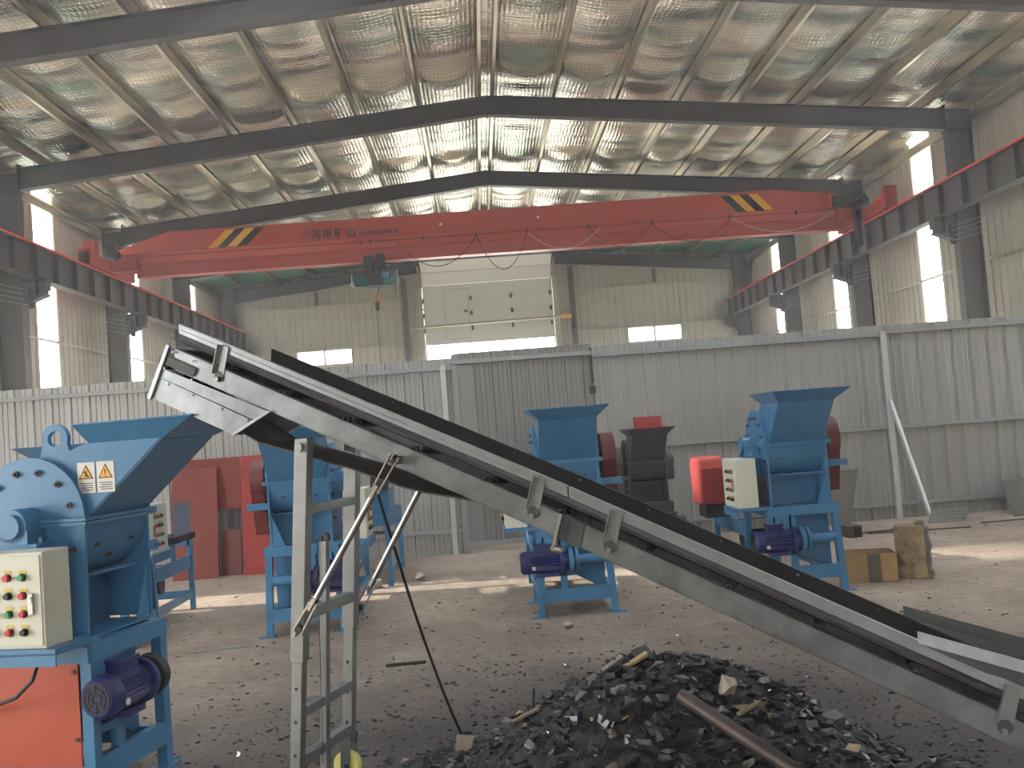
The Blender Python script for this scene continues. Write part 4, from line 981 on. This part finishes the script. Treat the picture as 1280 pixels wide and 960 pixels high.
mb=MB(); mb.hexa([(6.62,12.95,0),(7.5,12.95,0),(7.5,12.965,0),(6.62,12.965,0)],[(6.70,13.3,.46),(7.5,13.3,.46),(7.5,13.315,.46),(6.70,13.315,.46)])
tag(mb.build('steel_plate','dark_machine2'),'dark grey steel plate leaning on the fence at the right picture edge','plate')
# cardboard box, open top
t=thing('cardboard_box','open brown cardboard box beside the foot of the right crusher','box',(2.98,9.08,0),math.radians(-12))
mb=MB(); w_,d_,h_=.24,.17,.27
mb.box(-w_,w_,-d_,-d_+.006,0,h_); mb.box(-w_,w_,d_-.006,d_,0,h_); mb.box(-w_,-w_+.006,-d_,d_,0,h_); mb.box(w_-.006,w_,-d_,d_,0,h_); mb.box(-w_,w_,-d_,d_,0,.006); mb.build('walls','card',t)
mb=MB(); mb.hexa([(w_,-d_,h_),(w_,d_,h_),(w_+.004,d_,h_),(w_+.004,-d_,h_)],[(w_+.08,-d_,h_-.1),(w_+.08,d_,h_-.1),(w_+.084,d_,h_-.1),(w_+.084,-d_,h_-.1)]); mb.build('flap','card',t)
mb=MB(); mb.box(-.03,.09,-d_-.003,-d_,0,h_); mb.build('dark_tape','dark_machine2',t)
# filled box / block
t=thing('cement_block','upright stained tan block with grey cement side, standing on the floor','block',(3.42,9.0,0),math.radians(-28))
mb=MB(); mb.box(-.17,.10,-.11,.12,0,.50); mb.build('box_shell','stained',t,.008)
mb=MB(); rr=random.Random(2)
for k in range(9):
    z=.03+k*.052; mb.box(.08,.135+rr.uniform(-.01,.012),-.10+rr.uniform(-.01,.01),.11+rr.uniform(-.01,.01),z-.03,z+.03)
mb.box(.02,.1,-.05,.1,.49,.53); mb.build('cement_fill','cement',t,.01)
mb=MB(); mb.hexa([(x,11.95,z) for x,z in ((3.92,0),(4.10,0),(4.10,.15),(3.92,.15))],[(x,12.2,z) for x,z in ((3.92,0),(4.10,0),(4.10,.15),(3.92,.15))]); mb.box(3.99,4.085,11.94,11.95,.02,.13,1)
tag(mb.build('tube_offcut',['weld','black'],None,.004),'short square steel tube offcut lying behind the cardboard box','offcut')
for k in range(4):
    slab('steel_bar','grey steel bar, %s of the short stack by the leaning batten'%('lowest','second','third','topmost')[k],'bar',(5.6+.02*k,12.75,.025+.045*k),(.52,.05,.04),(0,0,.05-.03*k),'fence_rail','stack of steel bars by the batten')
for k,(x,y,l,r) in enumerate(((4.3,12.3,1.0,.1),(4.9,12.1,1.3,-.12),(6.4,12.35,1.1,.03),(7.0,12.8,.9,.06),(3.9,12.7,.8,-.3))):
    slab('thin_bar','thin rusty bar lying on the floor near the fence, %s of five'%ORD[k],'bar',(x,y,.01),(l,.02,.02),(0,0,r),'weld','thin bars lying near the fence')
pts=[(3.7,7.6,.012),(3.95,7.9,.012),(4.2,8.05,.05),(4.6,8.1,.02),(5.2,8.05,.012),(5.9,8.1,.012)]
tag(MB().tube(cat(pts),.012,7).build('floor_cable','pipe'),'brown cable lying on the floor at the right picture edge','cable')
pts=[(3.3,6.95,.01),(4.2,6.75,.01),(5.0,6.7,.01)]
tag(MB().tube(cat(pts),.01,7).build('floor_cable','weld'),'thin brown rod on the floor near the lower right edge','rod')
slab('thin_bar','thin pale rod on the floor left of the second crusher','rod',(-3.05,8.3,.01),(.55,.015,.015),(0,0,.12),'fence_rail')
mb=MB(); rock(mb,(0,0,0),.09,random.Random(3),0,.7,1.2); rock(mb,(.1,.02,-.02),.05,random.Random(4),0,.7,1.2); o=mb.build('rag_bundle','stone'); o.location=(-1.5,11.3,.06); tag(o,'pale crumpled bundle on the floor behind the hanging cable','bundle')
slab('brick','pale block on the floor beside the separator stand','block',(-2.0,11.0,.05),(.15,.1,.1),(0,0,.3),'stone')
mb=MB(); rock(mb,(0,0,0),.06,random.Random(13),0,.6,1.4); o=mb.build('stone','stone'); o.location=(-.05,8.0,.03); tag(o,'small pale rubble lump in front of the middle crusher','stone')

# ------------------------------------------------------------------ light
w=bpy.data.worlds.new('sky'); S.world=w; w.use_nodes=True; nt=w.node_tree
bg=nt.nodes['Background']
tc=nt.nodes.new('ShaderNodeTexCoord'); sp=nt.nodes.new('ShaderNodeSeparateXYZ'); nt.links.new(tc.outputs['Generated'],sp.inputs[0])
rp=nt.nodes.new('ShaderNodeValToRGB'); rp.color_ramp.elements[0].position=0; rp.color_ramp.elements[0].color=(1.0,.96,.89,1); rp.color_ramp.elements[1].position=.6; rp.color_ramp.elements[1].color=(.80,.88,1,1)
nt.links.new(sp.outputs['Z'],rp.inputs['Fac']); nt.links.new(rp.outputs['Color'],bg.inputs['Color'])
bg.inputs['Strength'].default_value=16
su=bpy.data.lights.new('sun','SUN'); su.energy=13; su.angle=math.radians(1.5); su.color=(1,.93,.82)
so=bpy.data.objects.new('sun',su); COL.objects.link(so)
d=Vector((1,-.10,-math.tan(math.radians(26)))).normalized(); so.rotation_euler=d.to_track_quat('-Z','Y').to_euler()

hz=bpy.data.materials.new('dusty_air'); hz.use_nodes=True; nt=hz.node_tree
for n in list(nt.nodes):
    if n.type!='OUTPUT_MATERIAL': nt.nodes.remove(n)
vs_=nt.nodes.new('ShaderNodeVolumeScatter'); vs_.inputs['Density'].default_value=.0065; vs_.inputs['Anisotropy'].default_value=.55; vs_.inputs['Color'].default_value=(.96,.97,1,1)
nt.links.new(vs_.outputs[0],nt.nodes['Material Output'].inputs['Volume'])
M['haze']=hz
tag(MB().box(-11.6,11.6,-2.0,39.7,-.15,9.9).build('dusty_air','haze'),'thin dusty haze filling the hall','haze',kind='stuff')
S.cycles.volume_bounces=0

# ------------------------------------------------------------------ camera
f,yaw,pitch,roll=1177.0,0.0367,0.0488,-0.0758
cy,sy=math.cos(yaw),math.sin(yaw); cp,sp_=math.cos(pitch),math.sin(pitch)
fw=Vector((sy*cp,cy*cp,sp_)); rt=Vector((cy,-sy,0)); up=rt.cross(fw)
crr,srr=math.cos(roll),math.sin(roll)
r2=rt*crr+up*srr; u2=-rt*srr+up*crr
cam=bpy.data.cameras.new('camera'); co=bpy.data.objects.new('camera',cam); COL.objects.link(co)
mw=Matrix((r2,u2,-fw)).transposed().to_4x4(); mw.translation=Vector((-.66,0,1.7)); co.matrix_world=mw
cam.sensor_fit='HORIZONTAL'; cam.sensor_width=36; cam.lens=f/1280*36; cam.clip_end=300
S.camera=co
S.view_settings.view_transform='Standard'; S.view_settings.look='None'; S.view_settings.gamma=1; S.view_settings.exposure=-.15; S.view_settings.use_curve_mapping=False
S.cycles.max_bounces=10; S.cycles.diffuse_bounces=5; S.cycles.glossy_bounces=4; S.cycles.transparent_max_bounces=12
S.cycles.sample_clamp_indirect=6
